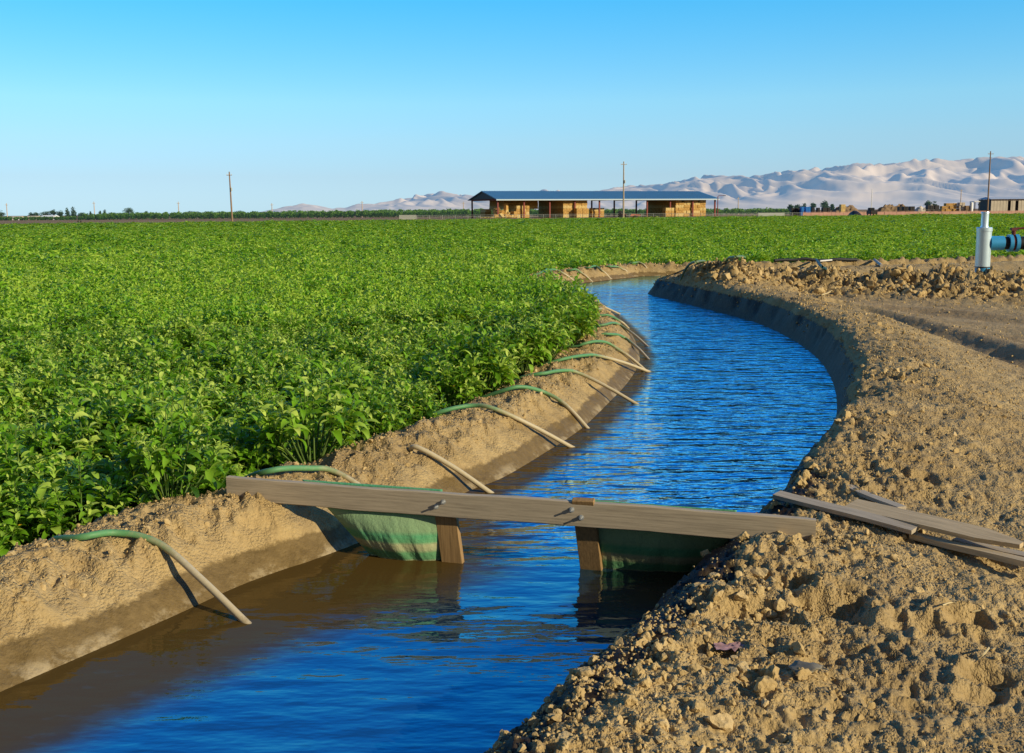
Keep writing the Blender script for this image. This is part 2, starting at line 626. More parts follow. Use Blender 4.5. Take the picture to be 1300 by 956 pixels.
def hill_mat():
    t = NT('dry_hills')
    p = t.geo()
    n = t.noise(p, .0009, 6, .6)
    col = t.ramp(n, [(.3, (.47, .37, .275)), (.7, (.57, .45, .335))])
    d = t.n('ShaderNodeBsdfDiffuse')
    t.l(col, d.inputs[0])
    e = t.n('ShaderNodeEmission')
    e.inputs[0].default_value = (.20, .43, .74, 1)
    e.inputs[1].default_value = .40  # even blue glow painted onto the hills as aerial haze
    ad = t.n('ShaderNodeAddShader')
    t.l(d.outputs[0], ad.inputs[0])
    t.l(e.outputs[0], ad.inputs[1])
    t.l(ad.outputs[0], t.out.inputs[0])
    return t.m


def tarp_mat():
    t = NT('green_tarp')
    co = t.coord()
    a = t.attr('along')              # 0 top hem .. 1 bottom hem
    n = t.noise(co, 9, 5, .6)
    st = t.noise(co, 4, 6, .7, mapping=(6, 6, .7))
    base = t.ramp(a, [(.0, (.04, .40, .24)), (.34, (.12, .45, .26)), (.42, (.27, .42, .23)), (.58, (.24, .40, .21)), (.64, (.05, .36, .17)), (.72, (.09, .38, .17)), (.76, (.48, .46, .26)), (.83, (.44, .44, .25)), (.88, (.06, .3, .13)), (.97, (.08, .32, .15)), (1, (.5, .46, .28))])
    col = t.mix(t.math('MULTIPLY', n, .5), base, (.30, .38, .21))
    col = t.mix(t.math('MULTIPLY', st, .3), col, (.08, .16, .06))
    p = t.pbr(col, .7, t.bump(t.math('ADD', n, t.noise(co, 60, 3)), .4, .01), .25)
    return t.m


M = {}
M['soil'] = soil_mat()
M['clod'] = clod_mat()
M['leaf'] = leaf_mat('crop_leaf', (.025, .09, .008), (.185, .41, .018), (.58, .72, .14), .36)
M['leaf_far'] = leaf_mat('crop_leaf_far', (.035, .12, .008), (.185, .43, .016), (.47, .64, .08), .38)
M['stem'] = simple('green_stem', (.09, .15, .03), .6)
M['blossom'] = simple('yellow_blossom', (.75, .5, .03), .6)
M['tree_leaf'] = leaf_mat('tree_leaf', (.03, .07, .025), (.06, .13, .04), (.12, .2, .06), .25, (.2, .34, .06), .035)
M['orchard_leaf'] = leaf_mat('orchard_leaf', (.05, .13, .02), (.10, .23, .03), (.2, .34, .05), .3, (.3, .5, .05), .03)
M['bark'] = simple('bark', (.12, .08, .05), .9)
M['plank'] = wood_mat('weathered_plank', (.48, .40, .295))
M['plank_warm'] = wood_mat('warm_plank', (.60, .45, .26))
M['post_wood'] = wood_mat('wet_post_wood', (.36, .225, .10), .5, (30, 30, 1.2))
M['steel'] = simple('galvanised_steel', (.55, .56, .56), .4, .1, 40, .5, .6)
M['tube'] = tube_mat()
M['tarp'] = tarp_mat()
M['water'] = water_mat()
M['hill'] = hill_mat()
M['pipe_sky_pale'] = simple('pale_pipe_sky_tint', (.66, .83, .97), .30, .06, 5, .8, .4)  # bare metal; the sky's reflected blue is put into the base colour
M['pipe_sky_deep'] = simple('pipe_sky_tint', (.05, .34, .66), .34, .12, 5, .6, .15)  # deeper sky reflection of the metal, painted as base colour
M['dark_teal'] = simple('dark_teal_plastic', (.01, .07, .09), .6)
M['rubber'] = simple('black_rubber', (.012, .012, .014), .6)
M['valve_red'] = simple('dark_red_paint', (.11, .02, .02), .5)
M['roof'] = simple('blue_roof_sheet', (.075, .215, .38), .5, .08, 2, .4)
M['grey_roof'] = simple('grey_roof_sheet', (.42, .46, .52), .6)
M['trim'] = simple('pale_eave_trim', (.45, .55, .62), .5)
M['rust'] = simple('red_oxide_steel', (.22, .055, .045), .7)
M['dark'] = simple('dark_paint', (.03, .028, .03), .6)
M['hay'] = simple('hay', (.48, .29, .095), .95, .35, 1.2, .1, 0, .4)
M['hay_pale'] = simple('pale_hay', (.60, .44, .19), .95, .3, 1.2, .1, 0, .4)
M['pole'] = wood_mat('pole_wood', (.33, .22, .14), .6, (10, 10, .5))
M['pole_pale'] = wood_mat('pale_pole_wood', (.50, .42, .30), .6, (10, 10, .5))
M['pole_far'] = simple('hazy_pole', (.52, .42, .34), .8)
M['white'] = simple('white_paint', (.75, .75, .73), .6, .05)
M['fence'] = simple('fence_metal', (.42, .45, .42), .6, .1)
M['salmon'] = simple('salmon_wall', (.56, .33, .26), .85, .12, .2)
M['beige'] = simple('beige_wall', (.52, .44, .34), .85)
M['grey_shed'] = simple('grey_shed', (.52, .46, .37), .8, .15, .5)
M['brown_heap'] = simple('brown_heap', (.25, .17, .10), .95, .4, .6)
M['tarp_blue'] = simple('blue_sheet', (.02, .17, .55), .5)
M['glass'] = simple('dark_glass', (.02, .025, .03), .2)
M['straw'] = simple('straw', (.55, .43, .22), .9)
M['stone'] = simple('grey_stone', (.20, .175, .13), .85)
M['pink'] = simple('faded_pink_scrap', (.42, .25, .26), .8)
M['red_machine'] = simple('faded_red_paint', (.55, .19, .13), .6)

# ------------------------------------------------------------------ light
SUN_EL, SUN_AZ = R(23.5), R(123)          # azimuth measured clockwise from +Y
sd = Vector((math.sin(SUN_AZ) * math.cos(SUN_EL), math.cos(SUN_AZ) * math.cos(SUN_EL), math.sin(SUN_EL)))
sl = bpy.data.lights.new('sun', 'SUN')
sl.energy = 5.0
sl.angle = R(.5)
sl.color = (1.0, .87, .60)
so = bpy.data.objects.new('sun', sl)
COL.objects.link(so)
so.rotation_euler = (-sd).to_track_quat('-Z', 'Y').to_euler()

wd = bpy.data.worlds.new('World')
sc.world = wd
wd.use_nodes = True
wt = wd.node_tree
bg = wt.nodes['Background']
sky = wt.nodes.new('ShaderNodeTexSky')
sky.sky_type = 'NISHITA'
sky.sun_disc = False
sky.sun_elevation = SUN_EL
sky.sun_rotation = SUN_AZ
sky.air_density = 1.0
sky.dust_density = 0.0
sky.ozone_density = 3.0
tc = wt.nodes.new('ShaderNodeTexCoord')
sep = wt.nodes.new('ShaderNodeSeparateXYZ')
wt.links.new(tc.outputs['Generated'], sep.inputs[0])
rp = wt.nodes.new('ShaderNodeValToRGB')
els = rp.color_ramp.elements
stops = [(0.0, (.52, .84, 1.5)), (.035, (.64, .85, 1.25)), (.07, (.76, 1.03, 1.28)), (.105, (.80, 1.22, 1.38)), (.2, (.38, 1.36, 1.66)), (.342, (.16, 1.50, 2.25)), (.5, (.09, 1.5, 2.9)), (.72, (.15, 1.15, 2.3)), (.866, (.30, .85, 1.25))]
while len(els) < len(stops):
    els.new(.5)
for e, (p, c) in zip(els, stops):
    e.position = p
    e.color = (*[q / 2 for q in c], 1)
wt.links.new(sep.outputs[2], rp.inputs[0])
mul = wt.nodes.new('ShaderNodeMix')
mul.data_type = 'RGBA'
mul.blend_type = 'MULTIPLY'
mul.inputs[0].default_value = 1
wt.links.new(sky.outputs[0], mul.inputs[6])
# sky graded by direction: deep blue ahead, greyed behind the camera to neutralise shadow tint
mr = wt.nodes.new('ShaderNodeMapRange')
mr.interpolation_type = 'SMOOTHSTEP'
mr.inputs[1].default_value = -.35
mr.inputs[2].default_value = .45
wt.links.new(sep.outputs[1], mr.inputs[0])
gm = wt.nodes.new('ShaderNodeMix')
gm.data_type = 'RGBA'
wt.links.new(mr.outputs[0], gm.inputs[0])
gm.inputs[6].default_value = (.33, .27, .25, 1)
wt.links.new(rp.outputs[0], gm.inputs[7])
wt.links.new(gm.outputs[2], mul.inputs[7])
mx_ = wt.nodes.new('ShaderNodeMapRange')
for i_, v_ in ((1, -.6), (2, .25), (3, .80 * 2), (4, 2.0)):
    mx_.inputs[i_].default_value = v_
wt.links.new(sep.outputs[0], mx_.inputs[0])
dbl = wt.nodes.new('ShaderNodeVectorMath')
dbl.operation = 'SCALE'
wt.links.new(mx_.outputs[0], dbl.inputs[3])
wt.links.new(mul.outputs[2], dbl.inputs[0])
wt.links.new(dbl.outputs[0], bg.inputs[0])
bg.inputs[1].default_value = .12
sc.view_settings.view_transform = 'Standard'
sc.view_settings.look = 'None'
sc.view_settings.exposure = 0
sc.view_settings.gamma = 1
sc.cycles.max_bounces = 6
sc.cycles.transparent_max_bounces = 4
sc.cycles.caustics_reflective = False
sc.cycles.caustics_refractive = False

# ------------------------------------------------------------------ field limits
E0, E1, E2 = at_z(0, 284.5, .42), at_z(650, 278.2, .42), at_z(1300, 271.6, .42)


def field_end(x):
    return np.interp(x, [-400, E0[0], E1[0], E2[0], 600], [E0[1] * .8, E0[1], E1[1], E2[1], E2[1] + 20])


# ------------------------------------------------------------------ ground
az = np.concatenate([np.linspace(-36, 36, 680), np.linspace(36, 324, 84)[1:-1]])
rr = np.concatenate([np.geomspace(.8, 55, 860), np.geomspace(55, 16000, 64)[1:]])
A, RR = np.meshgrid(np.radians(az), rr)
X, Y = RR * np.sin(A), RR * np.cos(A)
T = terrain(X, Y)
Z = T['z']
nr, na = X.shape
V = np.column_stack([X.ravel(), Y.ravel(), Z.ravel()])
idx = np.arange(nr * na).reshape(nr, na)
nxt = np.roll(idx, -1, axis=1)
quads = np.column_stack([idx[:-1].ravel(), nxt[:-1].ravel(), nxt[1:].ravel(), idx[1:].ravel()])[:, ::-1]
V = np.vstack([V, [[0, 0, float(Z[0].mean())]]])
cen = nr * na
tris = np.column_stack([np.full(na, cen), nxt[0], idx[0]])[:, ::-1]
wet_shade_mask = ((T['reg'] == 0) * sstep(.19, .05, Z) * sstep(.8, .5, T['dL']) + (T['reg'] == 1) * 1.0 + (T['reg'] == 2) * sstep(.46, .28, Z) * sstep(.6, .3, T['dR'])).ravel()  # field bank is wet; spoil bank is wet and also carries painted shade
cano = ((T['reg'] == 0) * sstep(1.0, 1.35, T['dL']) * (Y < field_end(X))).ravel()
bare = ((T['reg'] == 0) * (Y > field_end(X))).ravel() * 1.0
one = lambda a: np.concatenate([a, [0]])
shade_mask = ((T['reg'] == 2) * sstep(.6, .4, T['dR']) + (T['reg'] == 1) * (T['dR'] < T['dL'])).ravel() * 1.0  # where shade is painted on the spoil bank's inner face
me = np_mesh('ground', V, [quads, tris], M['soil'], True, dict(painted_shade=one(shade_mask), wet_shade=one(wet_shade_mask), canopy=one(cano), bare=one(bare), track=one(T['track'].ravel())))
link('ground', me, kind='structure')

# ------------------------------------------------------------------ water
gx, gy = np.meshgrid(np.arange(-12, 52, .12), np.arange(-14, 50, .12))
tw = terrain(gx, gy, False)
keep = (tw['reg'] == 1) | ((tw['reg'] == 0) & (tw['dL'] < .4)) | ((tw['reg'] == 2) & (tw['dR'] < .4))
kq = keep[:-1, :-1] & keep[1:, :-1] & keep[:-1, 1:] & keep[1:, 1:]
ii = np.arange(gx.size).reshape(gx.shape)
Q = np.column_stack([ii[:-1, :-1][kq], ii[:-1, 1:][kq], ii[1:, 1:][kq], ii[1:, :-1][kq]])
used, inv = np.unique(Q, return_inverse=True)
Q = inv.reshape(Q.shape)
wx, wy = gx.ravel()[used], gy.ravel()[used]
wz = np.zeros(len(wx))
dLw = tw['dL'].ravel()[used]
calm = np.clip(sstep(6.6, 5.5, wy) * .86 + sstep(.8, .1, dLw) * .5 + sstep(24, 29, wy) * .9, 0, 1)
mud_reflection_w = np.interp(wy, [2, 4, 5.6, 6.3, 7, 12, 20], [.50, .66, 1.05, .8, .30, .22, .15])
mud_reflection = np.clip(sstep(1.35, .65, dLw / mud_reflection_w) + sstep(6.1, 5.5, wy) * sstep(4.7, 5.2, wy) * sstep(.6, .2, tw['dR'].ravel()[used]) * .8, 0, 1)  # silty margin, widened to hold the painted reflection of the bank
me = np_mesh('ditch_water', np.column_stack([wx, wy, wz]), Q, M['water'], True, dict(calm=calm, mud_reflection=mud_reflection))
link('water', me, kind='structure')


# ------------------------------------------------------------------ clods of earth (uncountable)
def ico(sub):
    import bmesh
    bm = bmesh.new()
    bmesh.ops.create_icosphere(bm, subdivisions=sub, radius=1)
    v = np.array([q.co[:] for q in bm.verts])
    f = np.array([[q.index for q in p.verts] for p in bm.faces])
    bm.free()
    return v, f


def clod_templates(sub, n, seed):
    v0, f = ico(sub)
    out = []
    r_ = np.random.default_rng(seed)
    for k in range(n):
        v = v0.copy()
        for j in range(7):
            nn = r_.normal(size=3)
            nn /= np.linalg.norm(nn)
            c = r_.uniform(.30, .78)
            dd = v @ nn - c
            v = v - np.maximum(dd, 0)[:, None] * nn * .92
        nz = np.array([mnoise.noise(Vector(q * 2.1 + k * 7.3)) + .5 * mnoise.noise(Vector(q * 4.7 + k * 3.1)) for q in v])
        v = v * (1 + .30 * nz)[:, None]
        v = v * r_.uniform(.7, 1.15, 3)
        out.append(v)
    return out, f


def rot_z(a):
    c, s = np.cos(a), np.sin(a)
    Rm = np.zeros((len(a), 3, 3))
    Rm[:, 0, 0], Rm[:, 0, 1], Rm[:, 1, 0], Rm[:, 1, 1], Rm[:, 2, 2] = c, -s, s, c, 1
    return Rm


def scatter_clods():
    N = 420000
    th = np.radians(rng.uniform(-31, 33, N))
    r_ = np.exp(rng.uniform(np.log(1.9), np.log(34), N))
    x, y = r_ * np.sin(th), r_ * np.cos(th)
    tt = terrain(x, y)
    reg, dL, dR, mo, tr = tt['reg'], tt['dL'], tt['dR'], tt['mound'], tt['track']
    big = fbm(x / .9, y / .9, 2, 77)
    densR = (reg == 2) * sstep(.04, .2, dR) * ((np.exp(-((dR - .45) / .55) ** 2) * .6 + .16) * (.35 + 1.3 * np.clip(big + .25, 0, 1))) * (1 - .85 * tr) + (reg == 2) * mo * 1.6
    farb = sstep(18, 26, y)
    densL = (reg == 0) * sstep(.2, .4, dL) * sstep(1.5, 1.1, dL) * (.6 + .3 * farb)
    keep = rng.uniform(size=N) < np.clip(densR + densL, 0, 1) * .42
    x, y, r_, z = x[keep], y[keep], r_[keep], tt['z'][keep]
    mo, dR, reg = mo[keep], dR[keep], reg[keep]
    n = len(x)
    par = (rng.pareto(2.3, n) + 1)
    s = np.clip(.0034 * par, 0, .034) * (1 + .6 * np.exp(-((dR - .45) / .5) ** 2))
    s = np.where(reg == 0, s * .85, s)
    s = np.maximum(s, .0009 * r_ * rng.uniform(.8, 1.6, n))
    s = np.where(mo > .25, np.clip(.026 * (rng.pareto(2.0, n) + 1), 0, .12), s)
    okk = (s / r_ < .014)
    x, y, z, s, r_ = x[okk], y[okk], z[okk], s[okk], r_[okk]
    n = len(x)
    ts_small, f_small = clod_templates(2, 14, 3)
    ts_big, f_big = clod_templates(3, 14, 4)
    mb_v, mb_f, mb_a, off = [], [], [], 0
    yaw = rng.uniform(0, 6.28, n)
    isbig = s / r_ > .0062
    kind = rng.integers(0, 14, n)
    pale = np.clip(rng.normal(.02, .2, n), 0, .6)
    for flag, tmps, ff in ((False, ts_small, f_small), (True, ts_big, f_big)):
        for k in range(14):
            m = (isbig == flag) & (kind == k)
            c = int(m.sum())
            if not c:
                continue
            Rm = rot_z(yaw[m])
            vv = np.einsum('nij,kj->nki', Rm, tmps[k]) * s[m][:, None, None]
            vv[:, :, 0] += x[m][:, None]
            vv[:, :, 1] += y[m][:, None]
            vv[:, :, 2] += (z[m] + s[m] * .08)[:, None]
            nv = len(tmps[k])
            mb_v.append(vv.reshape(-1, 3))
            mb_f.append((ff[None] + (np.arange(c) * nv)[:, None, None] + off).reshape(-1, 3))
            mb_a.append(np.repeat(pale[m], nv))
            off += c * nv
    me = np_mesh('dirt_clods', np.vstack(mb_v), [np.vstack(mb_f)], M['clod'], False, dict(along=np.concatenate(mb_a)))
    link('dirt_clods', me, kind='stuff', label='dry crumbly clods of earth strewn over the ditch banks', cat='dirt clods')
    print('clods', n)


scatter_clods()


# ------------------------------------------------------------------ crop plants
def leaf_geo(base, yaw, pitch, roll, L, Wd, droop, nl, nw, fold=.45):
    """leaves as grids; returns (N, nl*nw, 3) and faces of one"""
    N = len(base)
    t = np.linspace(0, 1, nl)
    ang = pitch[:, None] - droop[:, None] * t[None]
    dl = 1.0 / (nl - 1)
    cx = np.concatenate([np.zeros((N, 1)), np.cumsum(np.cos((ang[:, 1:] + ang[:, :-1]) / 2), 1)], 1) * dl * L[:, None]
    cz = np.concatenate([np.zeros((N, 1)), np.cumsum(np.sin((ang[:, 1:] + ang[:, :-1]) / 2), 1)], 1) * dl * L[:, None]
    prof = np.sin(np.pi * np.clip(t * .93 + .05, 0, 1) ** .75) ** .9
    side = np.linspace(-1, 1, nw)
    ww = prof[None, :, None] * side[None, None, :] * Wd[:, None, None] * .5
    lx = np.repeat(cx[:, :, None], nw, 2)
    ly = ww * np.cos(roll)[:, None, None]
    lz = cz[:, :, None] + np.abs(ww) * fold + ww * np.sin(roll)[:, None, None]
    c, s = np.cos(yaw)[:, None, None], np.sin(yaw)[:, None, None]
    out = np.stack([lx * c - ly * s, lx * s + ly * c, lz], -1).reshape(N, nl * nw, 3) + base[:, None, :]
    F_ = [[i * nw + j, (i + 1) * nw + j, (i + 1) * nw + j + 1, i * nw + j + 1] for i in range(nl - 1) for j in range(nw - 1)]
    return out, np.array(F_)


def diamond_geo(base, yaw, pitch, roll, L, Wd, droop):
    N = len(base)
    mid = np.stack([np.cos(pitch) * L * .45, np.zeros(N), np.sin(pitch) * L * .45], -1)
    p2 = pitch - droop
    tip = mid + np.stack([np.cos(p2) * L * .55, np.zeros(N), np.sin(p2) * L * .55], -1)
    sd_ = np.stack([np.zeros(N), np.cos(roll) * Wd * .5, np.sin(roll) * Wd * .5], -1)
    V_ = np.stack([np.zeros((N, 3)), mid + sd_, tip, mid - sd_], 1)
    c, s = np.cos(yaw), np.sin(yaw)
    x = V_[..., 0] * c[:, None] - V_[..., 1] * s[:, None]
    y = V_[..., 0] * s[:, None] + V_[..., 1] * c[:, None]
    out = np.stack([x, y, V_[..., 2]], -1) + base[:, None, :]
    return out, np.array([[0, 1, 2, 3]])


def plant_template(seed, shoots, per, L0, lod, height=.60, rad=.34):
    r_ = np.random.default_rng(seed)
    B, YA, PI_, RO, LL, WW, DR, TI = [], [], [], [], [], [], [], []
    stems = []
    for k in range(shoots):
        a = k * 2.4 + r_.uniform(-.5, .5)
        q = math.sqrt((k + .5) / shoots)
        rad_k = rad * q * r_.uniform(.8, 1.15)
        top = np.array([math.cos(a) * rad_k, math.sin(a) * rad_k, height * (1.02 - .42 * q * q) * r_.uniform(.82, 1.12)])
        low = np.array([math.cos(a) * .03, math.sin(a) * .03, .02])
        midp = np.array([top[0] * .75, top[1] * .75, top[2] * .5])
        stems.append((low, midp, top))
        tint0 = r_.uniform(.2, .6)
        for j in range(per):
            f = j / max(1, per - 1)          # 0 top .. 1 low
            w = 1 - f * .8
            pos = midp + (top - midp) * w if w > 0 else midp
            pos = pos + r_.normal(0, .012, 3)
            B.append(pos)
            YA.append(j * 2.4 + a + r_.uniform(-.4, .4))
            PI_.append((1.15 - 1.0 * f) + r_.uniform(-.3, .3))
            RO.append(r_.uniform(-.5, .5))
            l = L0 * (.55 + .6 * min(1, f * 2.2)) * r_.uniform(.75, 1.25)
            LL.append(l)
            WW.append(l * r_.uniform(.34, .52))
            DR.append(r_.uniform(.5, 2.1))
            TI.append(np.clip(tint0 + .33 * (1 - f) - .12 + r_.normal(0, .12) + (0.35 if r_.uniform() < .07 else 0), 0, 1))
    B, YA, PI_, RO, LL, WW, DR = map(np.array, (B, YA, PI_, RO, LL, WW, DR))
    if lod == 0:
        V_, F_ = leaf_geo(B, YA, PI_, RO, LL, WW, DR, 5, 3)
    elif lod == 1:
        V_, F_ = leaf_geo(B, YA, PI_, RO, LL, WW, DR, 3, 3)
    else:
        V_, F_ = diamond_geo(B, YA, PI_, RO, LL, WW, DR)
    n, k = V_.shape[:2]
    FF = (F_[None] + (np.arange(n) * k)[:, None, None]).reshape(-1, 4)
    return V_.reshape(-1, 3), FF, np.repeat(np.array(TI), k), stems


def crop():
    # candidate plant spots, density falling with distance
    pts = []
    for (r0, r1, sp) in ((2.5, 20, .42), (20, 40, .46), (40, 70, .66), (70, 130, 1.05), (130, 240, 1.8), (240, 480, 3.0)):
        hw = r1 * .75
        gx_, gy_ = np.meshgrid(np.arange(-hw, hw, sp), np.arange(0, r1, sp))
        gx_ = gx_ + rng.uniform(-.38, .38, gx_.shape) * sp
        gy_ = gy_ + rng.uniform(-.38, .38, gy_.shape) * sp
        x, y = gx_.ravel(), gy_.ravel()
        rad = np.hypot(x, y)
        ang = np.degrees(np.arctan2(x, y))
        m = (rad >= r0) & (rad < r1) & (ang > -33) & (ang < 32) & (y < field_end(x))
        x, y = x[m], y[m]
        tt = terrain(x, y, False)
        m = (tt['reg'] == 0) & (tt['dL'] > np.interp(y, [3.5, 5.5, 7.5, 18, 24], [1.32, 1.18, .90, .92, 1.15]) + .1 * perlin(x / .8, y / .8, 12))
        x, y, dl = x[m], y[m], tt['dL'][m]
        gap = fbm(x / 1.6, y / 1.6, 2, 51)
        m = rng.uniform(size=len(x)) < np.where((gap < -.45), .25, 1.0)
        lane = (np.abs(y - 88 - 2 * perlin(x / 6, y * 0, 19)) < 2.6) & (x > 18) & (perlin(x / 5, y / 40, 23) > -.35)
        m &= ~lane
        sel = np.column_stack([x, y, tt['z'][tt['z'] == tt['z']][:1].repeat(len(x)) * 0 - .15, np.full(len(x), sp), dl])[m]
        sel[:, 2] = terrain(sel[:, 0], sel[:, 1], False)['z']
        pts.append(sel)
    P = np.vstack(pts)
    rad = np.hypot(P[:, 0], P[:, 1])
    order = np.argsort(rad)
    P, rad = P[order], rad[order]
    uv = np.array([project((p[0], p[1], p[2] + .35)) for p in P[:1200]])
    vis = (uv[:, 0] > -30) & (uv[:, 0] < 1330) & (uv[:, 1] < 985)
    near_ids = np.nonzero(vis)[0][:300]
    used = np.zeros(len(P), bool)
    used[near_ids] = True
    scale_all = 1.08 + .42 * fbm(P[:, 0] / 1.3, P[:, 1] / 1.3, 2, 61) + rng.uniform(-.14, .14, len(P))
    # individual plants
    protos = []
    for k in range(8):
        V_, F_, ti, stems = plant_template(100 + k, 26, 14, .096, 0)
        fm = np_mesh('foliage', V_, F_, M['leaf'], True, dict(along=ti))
        mb = MB()
        for (a, b, c) in stems:
            t = np.linspace(0, 1, 5)[:, None]
            mb.tube((1 - t) ** 2 * a + 2 * t * (1 - t) * b + t * t * c, np.linspace(.007, .003, 5), 5, False)
        sm = np_mesh('stems', np.vstack(mb.v), [np.vstack(mb.q)], M['stem'], True)
        fb = MB()
        r_ = np.random.default_rng(k)
        for (a, b, c) in [stems[i] for i in r_.choice(len(stems), 3, False)]:
            ctr = b + (c - b) * r_.uniform(.6, .9) + np.array([a[0], a[1], 0]) * 1.0
            V5 = [ctr]
            for j in range(10):
                q = j * math.pi / 5
                rr_ = .014 if j % 2 == 0 else .006
                V5.append(ctr + np.array([math.cos(q) * rr_, math.sin(q) * rr_, .004 * (j % 2 == 0)]))
            fb.add(V5, (), [[0, 1 + j, 1 + (j + 1) % 10] for j in range(10)])
        bmsh = np_mesh('blossom', np.vstack(fb.v), [np.vstack(fb.t)], M['blossom'])
        protos.append((fm, sm, bmsh))
    for n_, i in enumerate(near_ids):
        p = P[i]
        edge = p[4] < 1.75
        o = empty('crop_plant', (p[0], p[1], p[2] - .01),
                  'leafy green crop plant at the field edge overhanging the ditch bank' if edge else 'leafy green crop plant standing inside the dense field behind the edge row',
                  'crop plant', 'crop plants along the field edge' if edge else 'crop plants inside the near field', rng.uniform(0, 6.28))
        s = scale_all[i] * rng.uniform(.92, 1.08)
        o.scale = (s, s, s * rng.uniform(.92, 1.1))
        fm, sm, bm_ = protos[n_ % 8]
        link('foliage', fm, o)
        link('stems', sm, o)
        if n_ % 2 == 0:
            link('blossom', bm_, o)
    # the rest: one leafy mass
    Vs, Fs, As, off = [], [], [], 0
    bands = [(0, 15, (20, 11, .098, 1), 1.0), (15, 24, (15, 9, .112, 2), 1.0), (24, 40, (10, 6, .15, 2), 1.12), (40, 70, (8, 5, .17, 2), 1.5), (70, 130, (7, 5, .2, 2), 2.1), (130, 240, (7, 4, .26, 2), 3.0), (240, 900, (6, 4, .3, 2), 4.6)]
    for bi, (r0, r1, (sh, per, L0, lod), wide) in enumerate(bands):
        tmps = [plant_template(200 + 10 * bi + k, sh, per, L0, lod) for k in range(6)]
        m0 = (~used) & (rad >= r0) & (rad < r1)
        kk = rng.integers(0, 6, len(P))
        for k in range(6):
            m = m0 & (kk == k)
            c = int(m.sum())
            if not c:
                continue
            tv, tf, ta, _ = tmps[k]
            q = P[m]
            Rm = rot_z(rng.uniform(0, 6.28, c))
            vv = np.einsum('nij,kj->nki', Rm, tv)
            s = scale_all[m] * rng.uniform(.9, 1.1, c)
            vv[:, :, :2] *= (s * wide)[:, None, None]
            vv[:, :, 2] *= (s * rng.uniform(.88, 1.08, c))[:, None]
            vv += q[:, None, :3]
            Vs.append(vv.reshape(-1, 3))
            Fs.append((tf[None] + (np.arange(c) * len(tv))[:, None, None] + off).reshape(-1, 4))
            var = np.clip(rng.normal(0, .09, c) + .12 * fbm(q[:, 0] / 9, q[:, 1] / 9, 2, 91), -.3, .3)
            As.append(np.clip(ta[None] + var[:, None], 0, 1).ravel())
            off += c * len(tv)
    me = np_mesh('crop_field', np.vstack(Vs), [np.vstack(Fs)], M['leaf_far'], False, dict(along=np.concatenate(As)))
    link('crop_foliage', me, kind='stuff', label='dense bright green crop field stretching to the far farmyard', cat='crop')
    print('crop verts', off, 'plants', len(P))


crop()


# ------------------------------------------------------------------ siphon tubes
def smooth_path(pts, n=10):
    return catmull(np.asarray(pts, float), n)


SG = 'siphon tubes set over the field bank'
SIPHONS = [
    # points over the bank (px), tip (px), label
    ([(104, 690), (150, 684), (206, 701)], (313, 791), 'thick bleached siphon tube nearest the camera, bright green where it crosses the bank'),
    ([(345, 605), (393, 600), (425, 604)], (520, 668), 'siphon tube dropping behind the long plank and green tarp, green on its hump'),
    ([(519, 569), (530, 572)], (623, 626), 'straight pale siphon tube just beyond the plank, half buried at the bank top'),
    ([(560, 528), (599, 519), (628, 524)], (726, 568), 'long siphon tube with a green hump, second beyond the plank'),
    ([(643, 498), (665, 495), (690, 503), (712, 515)], (746, 544), 'sharply bent siphon tube mostly green, third beyond the plank'),
    ([(690, 478), (718, 474), (736, 478)], (808, 513), 'siphon tube with short green hump, fourth beyond the plank'),
    ([(713, 460), (745, 454), (762, 456)], (824, 472), 'siphon tube with long green hump at the bulge of the bank'),
    ([(745, 441), (768, 439), (786, 447)], (818, 469), 'thin siphon tube whose lower end crosses behind the tube at the bulge'),
    ([(775, 428), (791, 430), (802, 438)], (823, 456), 'short pale siphon tube, first past the bulge of the bank'),
    ([(770, 414), (783, 413), (795, 420)], (822, 440), 'short pale siphon tube, second past the bulge of the bank'),
    ([(765, 403), (776, 404), (786, 409)], (798, 417), 'stubby siphon tube lying low at the inner bend past the bulge'),
    ([(734, 395), (748, 392), (760, 396)], (774, 404), 'dull greenish siphon tube hugging the bank at the inner bend'),
    ([(730, 388), (740, 385), (753, 387)], (787, 399), 'pale siphon tube reaching far over the water at the inner bend'),
    ([(684, 350), (691, 349), (698, 352)], (714, 366), 'far siphon tube closest to the inner corner of the bend'),
    ([(690, 348), (696, 348), (704, 353)], (718, 363), 'far siphon tube beside the one at the inner corner'),
    ([(697, 346), (704, 345), (713, 348)], (733, 360), 'third siphon tube on the far bank from the inner corner'),
    ([(724, 345), (731, 345), (738, 349)], (752, 358), 'mostly green siphon tube in the middle of the far bank'),
    ([(749, 342), (756, 341), (763, 344)], (776, 355), 'fifth siphon tube on the far bank from the inner corner'),
    ([(774, 341), (781, 340), (788, 343)], (802, 352), 'sixth siphon tube on the far bank from the inner corner'),
    ([(802, 337), (809, 335), (813, 338)], (828, 350), 'last pale siphon tube on the far bank before the spoil heap hides it'),
    ([(890, 334), (897, 333), (904, 336)], (915, 344), 'green siphon tube hump showing above the spoil heap tip'),
    ([(941, 331), (948, 330), (955, 333)], (966, 341), 'green siphon tube hump farther along the far bank above the spoil heap'),
]


def nearest_out(p):
    d = LEFT - p[:2]
    i = int(np.argmin((d ** 2).sum(1)))
    i = min(max(i, 1), len(LEFT) - 2)
    t = LEFT[i + 1] - LEFT[i - 1]
    t /= np.linalg.norm(t)
    return np.array([-t[1], t[0]])


